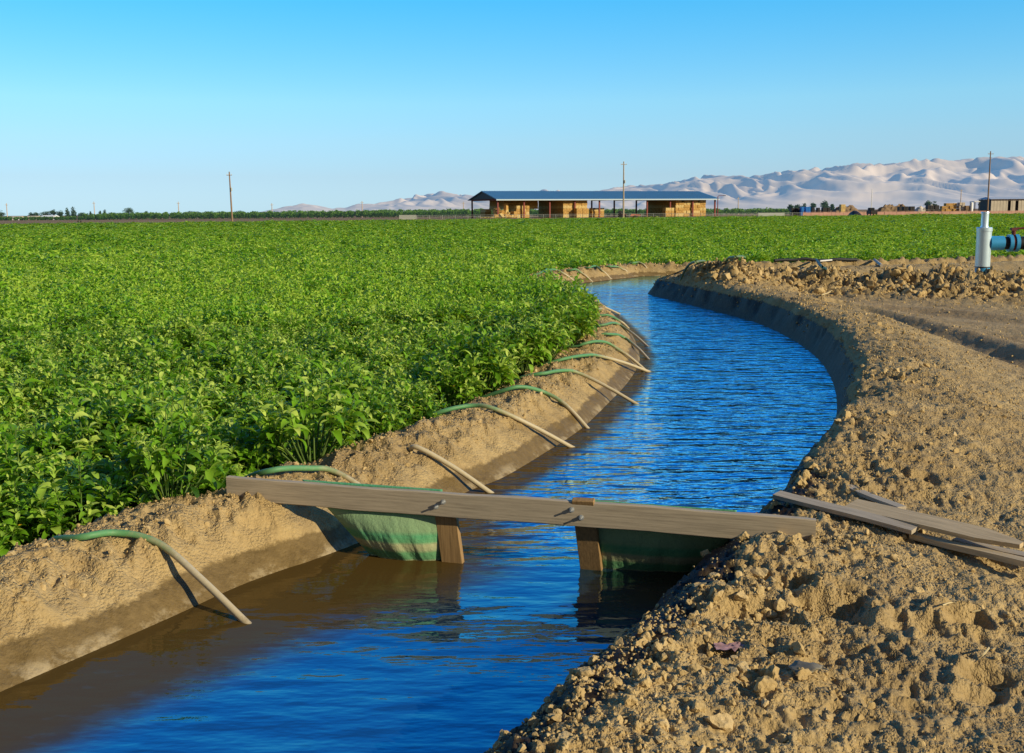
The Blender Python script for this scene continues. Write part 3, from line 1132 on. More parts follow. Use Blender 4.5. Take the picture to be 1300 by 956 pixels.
for pts, tip, lab in SIPHONS:
    rad = .0195 if tip[1] > 380 else .027
    hit = [ground_hit(u, v) for u, v in pts]
    over = []
    for h in hit:
        over.append(np.array([h[0], h[1], gz(h[0], h[1]) + rad + .008]))
    tp = at_z(tip[0], tip[1], -.005)
    dirn = tp - over[-1]
    dirn /= np.linalg.norm(dirn)
    sub = tp + dirn * .10
    nrm = nearest_out(over[0])
    back = over[0] + np.array([nrm[0], nrm[1], 0]) * .35
    back[2] = over[0][2] - .16
    back2 = over[0] + np.array([nrm[0], nrm[1], 0]) * .62
    back2[2] = -.08
    mid = over[-1] * .5 + tp * .5
    mid[2] += .015
    buried = 'half buried' in lab
    if buried:
        over[0][2] -= .055
        over[1][2] -= .012
        back, back2 = over[0] + np.array([nrm[0], nrm[1], -.6]) * .08, over[0] + np.array([nrm[0], nrm[1], -.6]) * .16
    ctrl = [back2, back] + over + [mid, tp, sub]
    path = smooth_path(ctrl, 8)
    # never let the tube sink into the bank
    gg = terrain(path[:, 0], path[:, 1])['z']
    n_tail = 16
    lift = np.maximum(gg[:-n_tail] + rad * .6 - path[:-n_tail, 2], 0)
    lift = np.convolve(np.pad(lift, 3, mode='edge'), np.ones(7) / 7, 'valid')
    if not buried:
        path[:-n_tail, 2] += np.minimum(lift, .05)
    seg = np.concatenate([[0], np.cumsum(np.linalg.norm(np.diff(path, axis=0), axis=1))])
    # colour runs green on the hump, bleached toward the water
    ihump = 8 * (1 + len(over))
    s_h, s_e = seg[ihump], seg[-1]
    al = np.full(len(seg), .75) if buried else np.where(seg < s_h, .48 * seg / s_h, .48 + .52 * (seg - s_h) / (s_e - s_h))
    mb = MB()
    mb.tube(path, rad, 12, True, al)
    o = mb.build('siphon_tube', M['tube'], None, True)
    tag(o, lab, 'siphon tube', SG)


# ------------------------------------------------------------------ check dam: plank, posts, tarps
def frame(dirv, up=(0, 0, 1)):
    x = np.array(dirv, float)
    x /= np.linalg.norm(x)
    y = np.cross(up, x)
    y /= np.linalg.norm(y)
    z = np.cross(x, y)
    return np.column_stack([x, y, z])


PA, PB = at_z(289, 605, .445), at_z(1036, 658.5, .45)
pdir = PB - PA
plen = np.linalg.norm(pdir)
FR = frame(pdir)                   # x along the plank, y away from the camera, z up
mid = (PA + PB) / 2
dam = empty('check_dam', (mid[0], mid[1], 0), 'wooden check dam plank across the ditch with green tarps hanging below', 'check dam')


def rel(V_):
    return V_ - np.array([mid[0], mid[1], 0])


PH, PT = .145, .042
pl = MB()
pn = 40
for i in range(pn):
    pass
# plank as a subdivided bar with slightly worn edges
xs = np.linspace(-plen / 2, plen / 2, pn + 1)
prof = np.array([(-PT / 2 + .004, 0), (PT / 2 - .004, 0), (PT / 2, -.005), (PT / 2, -PH + .005), (PT / 2 - .004, -PH), (-PT / 2 + .004, -PH), (-PT / 2, -PH + .005), (-PT / 2, -.005)])
ring = []
for i, xx in enumerate(xs):
    wob = .004 * math.sin(xx * 2.1) + .0015 * math.sin(xx * 9)
    tap = 1.0
    for (a, b) in prof:
        ring.append([xx, a + wob * .5, b * tap + wob + rng.normal(0, .0006)])
ring = np.array(ring)
nP = len(prof)
Qs = [[i * nP + k, (i + 1) * nP + k, (i + 1) * nP + (k + 1) % nP, i * nP + (k + 1) % nP] for i in range(pn) for k in range(nP)]
Wv = ring @ FR.T + mid + np.array([0, 0, 0])
Wv = rel(Wv)
caps = [list(range(nP))[::1], [pn * nP + k for k in range(nP)][::-1]]
T3 = []
for cp in caps:
    T3 += [[cp[0], cp[k], cp[k + 1]] for k in range(1, nP - 1)]
pl.add(ring, Qs, T3)
o = pl.build('plank', M['plank'], dam)
o.matrix_parent_inverse = Matrix.Identity(4)
m4 = Matrix.Identity(4)
for i in range(3):
    for j in range(3):
        m4[i][j] = FR[i, j]
m4.translation = Vector((0, 0, mid[2]))
o.matrix_basis = m4
plank_obj = o


def plank_pt(u, v, dy=0.0):
    """point on the plank's near face plane (offset dy away from the camera) seen at u, v"""
    n_ = FR[:, 1]
    p0 = mid + n_ * (-PT / 2 + dy)
    d = ray(u, v)
    o_ = np.array([0, 0, CAM_H])
    t = ((p0 - o_) @ n_) / (d @ n_)
    return o_ + d * t


def make_post(top_px, bot_px, width, ztop_extra):
    top = plank_pt(*top_px, dy=PT + .022)
    bot = at_z(bot_px[0], bot_px[1], 0.0)
    ax = top - bot
    ax /= np.linalg.norm(ax)
    bot2 = bot - ax * .35
    top2 = top + ax * ztop_extra
    x = FR[:, 0] - ax * (FR[:, 0] @ ax)
    x /= np.linalg.norm(x)
    y = np.cross(ax, x)
    Mx = np.column_stack([x, y, ax])
    mb = MB()
    mb.box(rel((bot2 + top2) / 2), (width, .04, np.linalg.norm(top2 - bot2)), Mx, .004)
    return mb.build('post', M['post_wood'], dam)


make_post((566, 649), (575, 713), .135, .10)
make_post((744, 664), (751, 722), .13, .165)

for (u, v) in ((554, 643), (563, 637), (726, 647), (738, 657)):
    p = plank_pt(u, v)
    n_ = -FR[:, 1]
    mb = MB()
    mb.tube([rel(p - n_ * .005), rel(p + n_ * .030)], .006, 8)
    mb.tube([rel(p - n_ * .001), rel(p + n_ * .003)], .016, 10)
    mb.tube([rel(p + n_ * .003), rel(p + n_ * .014)], .011, 6)
    mb.build('bolt', M['steel'], dam)


def make_tarp(TL, TR, BR, BL, bulge, seed, depth_bl, depth_br):
    nu, nv = 60, 40
    tl, tr = plank_pt(*TL, dy=PT + .004), plank_pt(*TR, dy=PT + .004)
    zt = mid[2] + .006
    hz_l, hz_r = tl.copy(), tr.copy()
    for q in (hz_l, hz_r):
        s_ = (q - mid) @ FR[:, 0]
        q[:] = mid + FR[:, 0] * s_ + FR[:, 1] * (PT / 2 + .004) + np.array([0, 0, .008])
    br, bl = at_z(BR[0], BR[1], 0.0), at_z(BL[0], BL[1], 0.0)
    br = br + FR[:, 1] * depth_br
    bl = bl + FR[:, 1] * depth_bl
    V_, at = [], []
    for j in range(nv + 1):
        t = j / nv
        tt = t * 1.22                        # a little goes under the water
        for i in range(nu + 1):
            s = i / nu
            top = hz_l * (1 - s) + hz_r * s
            bot = bl * (1 - s) + br * s
            p = top * (1 - tt) + bot * tt
            b = bulge * math.sin(math.pi * min(1, max(0, (t - .26) / .74)) ** .85) * math.sin(math.pi * s) ** .7
            fan = math.sin((s * 8 - t * 2.2) * 2.6 + seed) * .006 * max(0, t - .25) * 1.4
            w = mnoise.noise(Vector((s * 7 + seed, t * 2.5 + s * 4, seed))) * .010 + mnoise.noise(Vector((s * 26, t * 6, seed + 3))) * .005
            p = p - FR[:, 1] * (b + (w + fan) * min(1, max(0, (t - .24) * 3)))
            V_.append(rel(p))
            at.append(min(1, tt))
    Q_ = [[j * (nu + 1) + i, j * (nu + 1) + i + 1, (j + 1) * (nu + 1) + i + 1, (j + 1) * (nu + 1) + i] for j in range(nv) for i in range(nu)]
    me_ = np_mesh('tarp', np.array(V_), np.array(Q_), M['tarp'], True, dict(along=np.array(at)))
    o_ = link('tarp', me_, dam)
    sm_ = o_.modifiers.new('thick', 'SOLIDIFY')
    sm_.thickness = .004
    return o_


make_tarp((384, 625), (562, 640), (562, 713), (468, 706), .10, 1.3, .03, .05).__setitem__('label', 'sunlit bulging green tarp between the field bank and its post')
make_tarp((752, 655), (935, 670), (915, 728), (756, 724), .06, 4.1, .05, .05).__setitem__('label', 'shaded green tarp between its post and the spoil bank')


# ------------------------------------------------------------------ loose boards
def board(a, b, width, thick, mat, lab, za=0.0, zb=0.0, tilt=0.0, taper=0.0):
    zc = .36
    for _ in range(4):
        pa, pb = at_z(a[0], a[1], zc), at_z(b[0], b[1], zc)
        tq = np.linspace(0, 1, 25)
        line = pa[None] * (1 - tq[:, None]) + pb[None] * tq[:, None]
        zc = float(np.percentile(terrain(line[:, 0], line[:, 1])['z'], 88)) + thick / 2 + .004
    pa, pb = at_z(a[0], a[1], zc + za), at_z(b[0], b[1], zc + zb)
    c = (pa + pb) / 2
    L_ = np.linalg.norm(pb - pa)
    f_ = frame(pb - pa)
    rt = np.array(Matrix.Rotation(tilt, 3, 'X'))
    o_ = bpy.data.objects.new('loose_board', None)
    mb = MB()
    n = 14
    xs_ = np.linspace(-L_ / 2, L_ / 2, n + 1)
    pr = np.array([(-1, -1), (1, -1), (1, 1), (-1, 1)])
    rg = []
    for i, xx in enumerate(xs_):
        ww = width / 2
        if taper and i > n - 3:
            ww = width / 2 * (1 - taper * (i - n + 3) / 3)
        sag = .003 * math.sin(i * .35 + L_ * 5)
        for (a_, b_) in pr:
            rg.append([xx, a_ * ww, b_ * thick / 2 + sag])
    rg = np.array(rg)
    Q_ = [[i * 4 + k, (i + 1) * 4 + k, (i + 1) * 4 + (k + 1) % 4, i * 4 + (k + 1) % 4] for i in range(n) for k in range(4)] + [[0, 1, 2, 3], [n * 4 + 3, n * 4 + 2, n * 4 + 1, n * 4]]
    mb.add(rg, Q_)
    o_ = mb.build('loose_board', mat)
    m_ = Matrix.Identity(4)
    ff = f_ @ rt
    for i in range(3):
        for j in range(3):
            m_[i][j] = ff[i, j]
    m_.translation = Vector(c)
    o_.matrix_world = m_
    tag(o_, lab, 'board', 'loose boards lying on the spoil bank')
    return o_


board((986, 627), (1162, 673), .085, .024, M['plank'], 'narrow grey board poking out over the water edge', .02, .0, .1)
board((1076, 618), (1145, 646), .06, .022, M['plank'], 'thin board whose tip sticks out behind the wide board', .0, .01)
board((1080, 640), (1297, 692), .15, .024, M['plank_warm'], 'wide tan board with a pointed end on top of the loose boards', .035, .04, .12, .7)
board((1158, 679), (1330, 722), .06, .03, M['plank_warm'], 'tan batten lowest and nearest the camera of the loose boards', .0, .02)
board((1212, 686), (1330, 712), .07, .022, M['plank'], 'short batten wedged between the wide board and the lowest batten', .02, .03)


# ------------------------------------------------------------------ standpipe
def standpipe():
    b = at_z(1247, 341, .60)
    b[2] = gz(b[0], b[1]) - .12
    px = np.linalg.norm(b[:2]) / F                # metres per pixel
    ztop = CAM_H - (268.4 - 264.4) * px
    o_ = empty('standpipe', b, 'white irrigation standpipe on the spoil heap with a blue valve branch', 'standpipe')
    h = ztop - b[2]
    zb = h - 17.5 * px
    rb, rs = 8.0 * px, 4.2 * px
    mb = MB()
    mb.tube([(0, 0, .30 * h), (0, 0, zb - .10), (0, 0, zb - .10), (0, 0, zb - .02), (0, 0, zb)], [rb, rb, rb * 1.07, rb * 1.07, rb * .98], 32)
    mb.build('body', M['pipe_sky_pale'], o_, True)
    mb = MB()
    mb.tube([(0, 0, zb - .01), (0, 0, zb + .05), (0, 0, h * .985), (0, 0, h * .985), (0, 0, h)], [rs * 1.1, rs * .95, rs * .95, rs * 1.08, rs * 1.0], 24, False)
    mb.tube([(0, 0, h - .001), (0, 0, h - .001), (0, 0, h - .16)], [rs, rs * .62, rs * .62], 20, False)
    mb.build('vent_stub', M['pipe_sky_pale'], o_, True)
    mb = MB()
    mb.tube([(0, 0, h - .03), (0, 0, h - .026)], rs * .62, 20)
    mb.build('vent_opening', M['rubber'], o_)
    mb = MB()
    mb.tube([(0, 0, .30 * h - .012), (0, 0, .30 * h + .012)], rb * 1.05, 32)
    mb.build('clamp_band', M['dark'], o_, True)
    mb = MB()
    mb.tube([(.06, -.02, -.1), (.05, -.015, .06 * h), (.02, -.005, .16 * h), (0, 0, .29 * h)], [rb * 1.25, rb * 1.12, rb, rb], 32)
    mb.build('elbow', M['pipe_sky_deep'], o_, True)
    # branch toward the edge of the photo
    zc = h - (304 - 268.4) * px
    rbm = 8.0 * px
    d = Vector((1, -.12, 0)).normalized()
    at = lambda q: (d[0] * q, d[1] * q, zc)
    u = lambda n_: (n_ - 1247) * px
    mb = MB()
    mb.tube([at(rb * .8), at(u(1268.5))], rbm, 28)
    mb.build('branch_pipe', M['pipe_sky_deep'], o_, True)
    mb = MB()
    mb.tube([at(u(1268.5)), at(u(1273.5))], rbm * .9, 28)
    mb.build('gasket', M['rubber'], o_, True)
    v_ = MB()
    v_.tube([at(u(1277.3)), at(u(1280.3))], rbm * 1.08, 28)
    vo = v_.build('valve', M['valve_red'], o_, True)
    for (a, b_) in ((1273.5, 1277.3), (1280.3, 1284.3)):
        mb = MB()
        mb.tube([at(u(a)), at(u(b_))], rbm * 1.22, 28)
        f_ = mb.build('flange', M['pipe_sky_deep'], vo, True)
    mb = MB()
    p = np.array(at(u(1279)))
    mb.tube([p + [0, 0, rbm], p + [0, 0, rbm + .16]], .05, 12)
    mb.box(p + [0, 0, rbm + .17], (.14, .10, .07))
    mb.tube([p + [0, 0, rbm + .18], p + np.array([.18, -.02, rbm + .19]), p + np.array([.40, -.05, rbm + .22])], [.03, .025, .022], 10)
    mb.build('lever', M['valve_red'], vo)
    mb = MB()
    mb.tube([at(u(1284.3)), at(u(1290))], rbm * .9, 28)
    mb.build('gasket', M['rubber'], o_, True)
    mb = MB()
    mb.tube([at(u(1290)), at(u(1294.5))], rbm * .98, 28)
    mb.build('branch_pipe', M['pipe_sky_deep'], o_, True)
    mb = MB()
    e = np.array(at(u(1340)))
    mb.tube([at(u(1294.5)), at(u(1325)), e + [0, 0, -.05], e + [.16, -.02, -.25], e + [.2, -.03, -1.0], e + [.2, -.03, -1.6]], rbm * 1.12, 28)
    mb.build('coupling', M['rubber'], o_, True)


standpipe()


# ------------------------------------------------------------------ odds and ends lying on the dirt
def rod(pts, rad, mat, name, lab, cat, lift=.0, group=None, n=8):
    P_ = []
    for q in pts:
        h = ground_hit(q[0], q[1])
        P_.append([h[0], h[1], gz(h[0], h[1]) + rad + (q[2] if len(q) > 2 else lift)])
    mb = MB()
    mb.tube(smooth_path(P_, 6), rad, n)
    o_ = mb.build(name, mat, None, True)
    tag(o_, lab, cat, group)
    return o_


def far_hose():
    a, b = at_z(983, 332.6, .36), at_z(1088, 331.0, .36)
    pts = []
    for t in np.linspace(0, 1, 9):
        q = a * (1 - t) + b * t
        pts.append([q[0], q[1] + .05 * math.sin(t * 7), max(.30, gz(q[0], q[1])) + .05])
    pts = np.array(pts)
    pts[:, 2] = np.maximum(pts[:, 2], np.convolve(np.pad(pts[:, 2], 1, mode='edge'), np.ones(3) / 3, 'valid'))
    mb = MB()
    mb.tube(smooth_path(pts, 5), .055, 8)
    tag(mb.build('black_hose', M['rubber'], None, True), 'long black plastic pipe lying along the far bank below the crop', 'pipe')


far_hose()
rod([(1036, 336, .02), (1041, 340, .02), (1048, 346, .02)], .035, M['dark_teal'], 'short_pipe', 'short dark blue pipe leaning on the spoil heap', 'pipe')
rod([(1041, 334, .03), (1056, 334.5, .03)], .028, M['white'], 'white_tube', 'short white tube beside the black plastic pipe', 'tube')
rod([(1110, 333, .02), (1119, 340, .02)], .045, M['grey_shed'], 'grey_tube', 'short grey tube lying on the spoil heap', 'tube')
rod([(1043, 379, .02), (1052, 375, .04), (1061, 371, .05)], .014, M['straw'], 'dry_stick', 'pale dry stick at the foot of the spoil heap', 'stick')
rod([(1196, 776, .02), (1206, 776.5, .03), (1213, 776, .02)], .004, M['straw'], 'straw_stalk', 'pale straw stalk lying across a small dark hollow', 'straw', n=5)
rod([(1241, 845, .01), (1249, 840, .025), (1255, 831, .02)], .004, M['straw'], 'straw_stalk', 'curved straw stalk near the bottom corner of the dirt', 'straw', n=5)
rod([(1233, 785, .01), (1244, 785, .02)], .004, M['straw'], 'straw_stalk', 'short straw stalk beside the cracked clods', 'straw', n=5)


def flat_stone():
    p = ground_hit(1026, 853)
    tmp, f_ = clod_templates(3, 1, 55)
    v_ = tmp[0] * np.array([.075, .065, .022])
    me_ = np_mesh('flat_stone', v_, [f_], M['stone'], True)
    o_ = link('flat_stone', me_, None, label='smooth flat grey stone set in the crumbly dirt', cat='stone')
    o_.location = (p[0], p[1], gz(p[0], p[1]) + .01)


flat_stone()


def scrap():
    p = ground_hit(926, 832)
    n = 8
    g = [[(i / n - .5) * .12, (j / n - .5) * .06, .02 + .02 * mnoise.noise(Vector((i * .9, j * .9, 3)))] for j in range(n + 1) for i in range(n + 1)]
    Q_ = [[j * (n + 1) + i, j * (n + 1) + i + 1, (j + 1) * (n + 1) + i + 1, (j + 1) * (n + 1) + i] for j in range(n) for i in range(n)]
    me_ = np_mesh('plastic_scrap', np.array(g), np.array(Q_), M['pink'], True)
    o_ = link('plastic_scrap', me_, None, label='crumpled faded pink plastic scrap among the clods', cat='scrap')
    o_.location = (p[0], p[1], gz(p[0], p[1]) + .01)


scrap()


def weed(u, v, s, lab):
    p = ground_hit(u, v)
    V_, F_, ti, st = plant_template(900 + int(u), 8, 7, .10, 1)
    o_ = empty('weed', (p[0], p[1], gz(p[0], p[1])), lab, 'weed')
    fm = np_mesh('foliage', V_ * s, F_, M['leaf'], True, dict(along=ti))
    link('foliage', fm, o_)


weed(1206, 338, .8, 'small green weed growing on the spoil heap near the standpipe')

# ------------------------------------------------------------------ hills
hx = [180, 296, 322, 358, 388, 405, 425, 442, 455, 480, 500, 520, 545, 565, 580, 610, 640, 665, 690, 710, 735, 760, 800, 830, 870, 900, 950, 1000, 1050, 1080, 1120, 1170, 1205, 1250, 1300, 1420, 1600, 1900, 2300]
hy = [0, 0, 1, 8, 13.5, 11, 7, 8, 12, 13, 16, 20, 24, 27, 24, 21, 20, 23, 28, 27, 23, 27, 33, 33, 40, 45, 43, 50, 53, 58, 57, 63, 61, 65, 64, 70, 62, 66, 50]


def hills():
    azs = np.linspace(-24, 52, 760)
    rs = np.concatenate([np.linspace(7000, 11600, 190), np.linspace(11700, 13500, 20)])
    A_, R_ = np.meshgrid(np.radians(azs), rs)
    X_, Y_ = R_ * np.sin(A_), R_ * np.cos(A_)
    u = 650 + F * np.tan(A_)
    env = np.interp(u, hx, hy)
    # metres of height needed on the crest at r = 10500
    hm = env / F * 10500 * np.cos(A_)
    slope = sstep(7200, 10400, R_) ** 1.1 * sstep(13600, 10900, R_)
    # warped, elongated spurs that run down toward the plain
    xx, yy = X_ / 1000, Y_ / 1000
    wx_ = fbm(xx * .55, yy * .55, 3, 201) * .8
    wy_ = fbm(xx * .55 + 9, yy * .55, 3, 202) * .8
    rx, ry = xx * .85 + yy * .5, -xx * .35 + yy * .7
    soft = lambda q, e: 1 - (np.sqrt(q * q + e) - math.sqrt(e)) * 1.9
    r1 = soft(perlin(rx * 1.5 + wx_, ry * .55 + wy_, 211), .004)
    r2 = soft(perlin(rx * 3.0 + wx_ * 2, ry * 1.0 + wy_ * 2, 212), .004)
    r3 = soft(perlin(rx * 6 + wx_ * 3, ry * 2.2 + wy_, 213), .006)
    r4 = fbm(xx * 9, yy * 9, 3, 214)
    r5 = soft(perlin(rx * 13 + wx_ * 5, ry * 3.4 + wy_ * 3, 215), .006)
    tex = (.46 * r1 + .32 * r2 + .19 * r3) + .03 * r4 + .075 * (r5 - .6)
    front = sstep(0, .9, slope)
    h = hm * slope * (.42 + .85 * tex)
    h = h * (1 + .10 * np.sin(front * 3.14) * tex)
    # keep the skyline
    px_up = h / (np.maximum(Y_, 1)) * F
    mx = px_up.max(axis=0)
    fac = np.where(mx > .5, env[0] / np.maximum(mx, .5), 0)
    k = np.ones(9) / 9
    fac = np.convolve(np.pad(fac, 4, mode='edge'), k, 'valid')
    h = h * fac[None, :]
    Z_ = h - 6
    nr_, na_ = X_.shape
    id_ = np.arange(nr_ * na_).reshape(nr_, na_)
    Q_ = np.column_stack([id_[:-1, :-1].ravel(), id_[1:, :-1].ravel(), id_[1:, 1:].ravel(), id_[:-1, 1:].ravel()])[:, ::-1]
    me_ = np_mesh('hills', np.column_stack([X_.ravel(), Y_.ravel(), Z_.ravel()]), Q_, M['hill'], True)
    link('hills', me_, kind='structure')


hills()

# ------------------------------------------------------------------ hay barn
GZ = -.15


def on_ground(u, y, z=GZ):
    p = at_y(u, y, 270)
    return np.array([p[0], y, z])


BA = on_ground(632, 362)
ROTB = R(23)
bx_, by_ = np.array([math.cos(ROTB), math.sin(ROTB), 0]), np.array([-math.sin(ROTB), math.cos(ROTB), 0])
BL_, BW_, EH, RH = 93.0, 26.0, 7.0, 9.8
barn = empty('hay_barn', BA, 'long open sided hay barn with a blue metal roof', 'barn', None, ROTB)
# local: x along the barn, y depth, origin front-left corner
mb = MB()
ov = 1.6
for (y0, z0, y1, z1) in ((-ov, EH - .35, BW_ / 2, RH), (BW_ + ov, EH - .35, BW_ / 2, RH)):
    V_ = []
    for (x, th) in ((-1.2, 0), (BL_ + 1.2, 0)):
        V_ += [[x, y0, z0], [x, y1, z1], [x, y0, z0 + .22], [x, y1, z1 + .22]]
    mb.add(V_, [[0, 1, 5, 4], [2, 6, 7, 3], [0, 4, 6, 2], [0, 2, 3, 1], [4, 5, 7, 6]])
    for k in range(94):
        x = -1 + k * 1.01
        mb.box([x, (y0 + y1) / 2, (z0 + z1) / 2 + .27], (.08, math.hypot(y1 - y0, z1 - z0), .08), np.array(Matrix.Rotation(math.atan2(z1 - z0, y1 - y0), 3, 'X')) if y1 > y0 else np.array(Matrix.Rotation(math.atan2(z0 - z1, y0 - y1), 3, 'X')))
mb.build('roof', M['roof'], barn)
mb = MB()
mb.box([BL_ / 2, -ov - .02, EH - .45], (BL_ + 2.4, .10, .42))
mb.build('eave_trim', M['trim'], barn)
for x in (-.7, BL_ + .7):
    mb = MB()
    V_ = [[x - .05, .2, EH - .1], [x - .05, BW_ - .2, EH - .1], [x - .05, BW_ / 2, RH - .25], [x + .05, .2, EH - .1], [x + .05, BW_ - .2, EH - .1], [x + .05, BW_ / 2, RH - .25]]
    mb.add(V_, [[0, 1, 4, 3], [1, 2, 5, 4], [2, 0, 3, 5]], [[0, 2, 1], [3, 4, 5]])
    mb.build('gable_panel', M['dark'], barn)
for k in range(10):
    x = k * BL_ / 9
    for y in (0, BW_):
        mb = MB()
        mb.box([x, y, EH / 2], (.5, .5, EH))
        mb.build('post', M['rust'], barn)
    mb = MB()
    mb.box([x, BW_ / 2, EH - .35], (.3, BW_ - .6, .5))
    mb.build('tie_beam', M['rust'], barn)
for y in (0, BW_):
    mb = MB()
    mb.box([BL_ / 2, y, EH - .15], (BL_, .28, .3))
    mb.build('eave_beam', M['dark'], barn)


# hay bales
def bale_mesh(seed, sx, sy, sz, mat):
    import bmesh
    bm = bmesh.new()
    bmesh.ops.create_cube(bm, size=1)
    bmesh.ops.subdivide_edges(bm, edges=bm.edges[:], cuts=3, use_grid_fill=True)
    for q in bm.verts:
        q.co = Vector((q.co.x * sx, q.co.y * sy, q.co.z * sz)) * 1.0
        q.co += Vector((mnoise.noise(q.co * 1.9 + Vector((seed, 0, 0))), mnoise.noise(q.co * 1.9 + Vector((0, seed, 9))), mnoise.noise(q.co * 1.9 + Vector((5, 0, seed))))) * .09
    me_ = bpy.data.meshes.new('hay_bale')
    bm.to_mesh(me_)
    bm.free()
    me_.materials.append(mat)
    return me_


BALES = [bale_mesh(k * 3.7, 1.22, 2.42, 1.12, M['hay' if k % 3 else 'hay_pale']) for k in range(6)]
bale_ct = [0]


def bale(loc, rz, lab, group, rx=0.0, ry=0.0, s=1.0):
    me_ = BALES[bale_ct[0] * 7 % 6]
    bale_ct[0] += 1
    o_ = link('hay_bale', me_, None, label=lab, cat='hay bale', group=group)
    o_.location = loc
    o_.rotation_euler = (rx, ry, rz)
    o_.scale = (s, s, s)
    return o_


def barn_pt(x, y, z):
    return BA + bx_ * x + by_ * y + np.array([0, 0, z])


def stack(x0, nx, y0, ny, nz, lab, group, ragged=0, kmin=0):
    for i in range(nx):
        for j in range(ny):
            for k in range(nz):
                if not (j == 0 or i == 0) or k < kmin:
                    continue
                if ragged and k == nz - 1 and random.random() < ragged:
                    continue
                p = barn_pt(x0 + i * 1.26 + random.uniform(-.05, .05), y0 + j * 2.46 + 1.2 + random.uniform(-.14, .14), .56 + k * 1.11)
                bale(p, ROTB + random.uniform(-.03, .03), lab, group)



def barn_x(u, y):
    """local x on the line at depth y that shows at picture column u"""
    lo, hi = -10.0, 110.0
    for _ in range(50):
        m_ = (lo + hi) / 2
        if project(barn_pt(m_, y, 2))[0] < u:
            lo = m_
        else:
            hi = m_
    return lo


def n_of(u0, u1, y):
    return max(1, int(round((barn_x(u1, y) - barn_x(u0, y)) / 1.26)))


stack(barn_x(656, 1) + .6, n_of(656, 673, 1), 1.0, 3, 4, 'hay bale of the mid height stack beside the tumbled bales', 'bales of the mid height stack')
stack(barn_x(640, 10) + .6, n_of(640, 683, 10), 10.0, 6, 6, 'hay bale of the shaded tall stack at the back near the gable end', 'bales of the shaded back stack', 0, 3)
stack(barn_x(715, .6) + .6, n_of(715, 745, .6), .6, 9, 6, 'hay bale of the tall stack in the middle of the barn', 'bales of the middle stack')
stack(barn_x(732, -2) + .6, n_of(732, 748, -2), -2.2, 1, 3, 'hay bale of the low stack leaning against the middle stack', 'bales of the low front stack')
stack(barn_x(858, .6) + .6, n_of(858, 897, .6), .6, 9, 6, 'hay bale of the tall stack in the end bay away from the gable', 'bales of the end bay stack', .12)
stack(barn_x(845, -2) + .6, n_of(845, 855, -2), -2.2, 1, 3, 'hay bale of the small stack before the shaded side of the end bay stack', 'bales of the small end bay stack')
stack(barn_x(752, 2) + .6, 2, 2.0, 1, 3, 'hay bale of the small covered pair of stacks in the open bay', 'bales of the covered small stacks')
stack(barn_x(759.5, 2) + .6, 2, 2.0, 1, 3, 'hay bale of the small covered pair of stacks in the open bay', 'bales of the covered small stacks')
stack(barn_x(616, 14) + .6, 2, 14.0, 2, 3, 'hay bale of the small dark stack outside the gable end', 'bales of the gable end stack')
# tumbled bales in front
tl = 'tumbled hay bale in the loose heap at the gable end of the barn'
for u, y, z, rx, ry, rz in ((628, 1, .6, .2, .1, .4), (632, 0, .6, 0, .5, 1.2), (637, -1, .6, .6, 0, .2), (641, .5, .6, .1, .9, .8), (645, -1, .6, .3, .2, 1.4), (649, 0, .6, 0, .1, .3), (652.5, 0, .65, 0, 0, 0), (652.5, .1, 1.85, 0, 0, .1),
                            (630, 1.2, 1.7, .7, .1, .9), (635, 1.5, 1.7, .2, .8, .4), (640, 1.5, 1.75, .9, .2, 1.1), (644, 1.6, 1.7, .3, .5, .6), (629, 2, 2.7, .3, .4, .2), (634, 2.2, 2.8, .8, .6, .7), (642.5, 2.2, 2.9, 1.3, .1, .3), (642.5, 2.2, 4.0, 1.5, .1, .5)):
    bale(barn_pt(barn_x(u, y), y, z), ROTB + rz, tl, 'tumbled bales by the barn', rx, ry)
# covers on the small pair
for u in (752, 759.5):
    p = barn_pt(barn_x(u, 2) + 1.23, 3.2, 3.44)
    mb = MB()
    mb.box((0, 0, 0), (2.75, 2.7, .14), None, .04)
    mb.box((0, -1.36, -.25), (2.75, .03, .5))
    o_ = mb.build('dark_sheet', M['dark'])
    o_.location = p
    o_.rotation_euler = (0, 0, ROTB)
    tag(o_, 'dark sheet covering the first small hay stack in the open bay' if u == 752 else 'dark sheet covering the second small hay stack in the open bay', 'sheet', 'dark sheets on the small stacks')
# loose hay on the ground
mbv, mbt = [], []
for k in range(420):
    u = random.gauss(634, 9)
    q = barn_pt(barn_x(u, -2), random.uniform(-4.5, 0), random.uniform(.02, .35))
    a = random.uniform(0, 6.28)
    l = random.uniform(.25, .8)
    mbv += [q + [math.cos(a) * l, math.sin(a) * l, .06], q + [-math.sin(a) * .16, math.cos(a) * .16, .2], q - [math.cos(a) * l, math.sin(a) * l, -.03]]
    mbt.append([3 * k, 3 * k + 1, 3 * k + 2])
link('loose_hay', np_mesh('loose_hay', np.array(mbv), [np.array(mbt)], M['hay_pale']), None, kind='stuff', label='loose pale hay scattered on the ground before the tumbled bales', cat='hay')

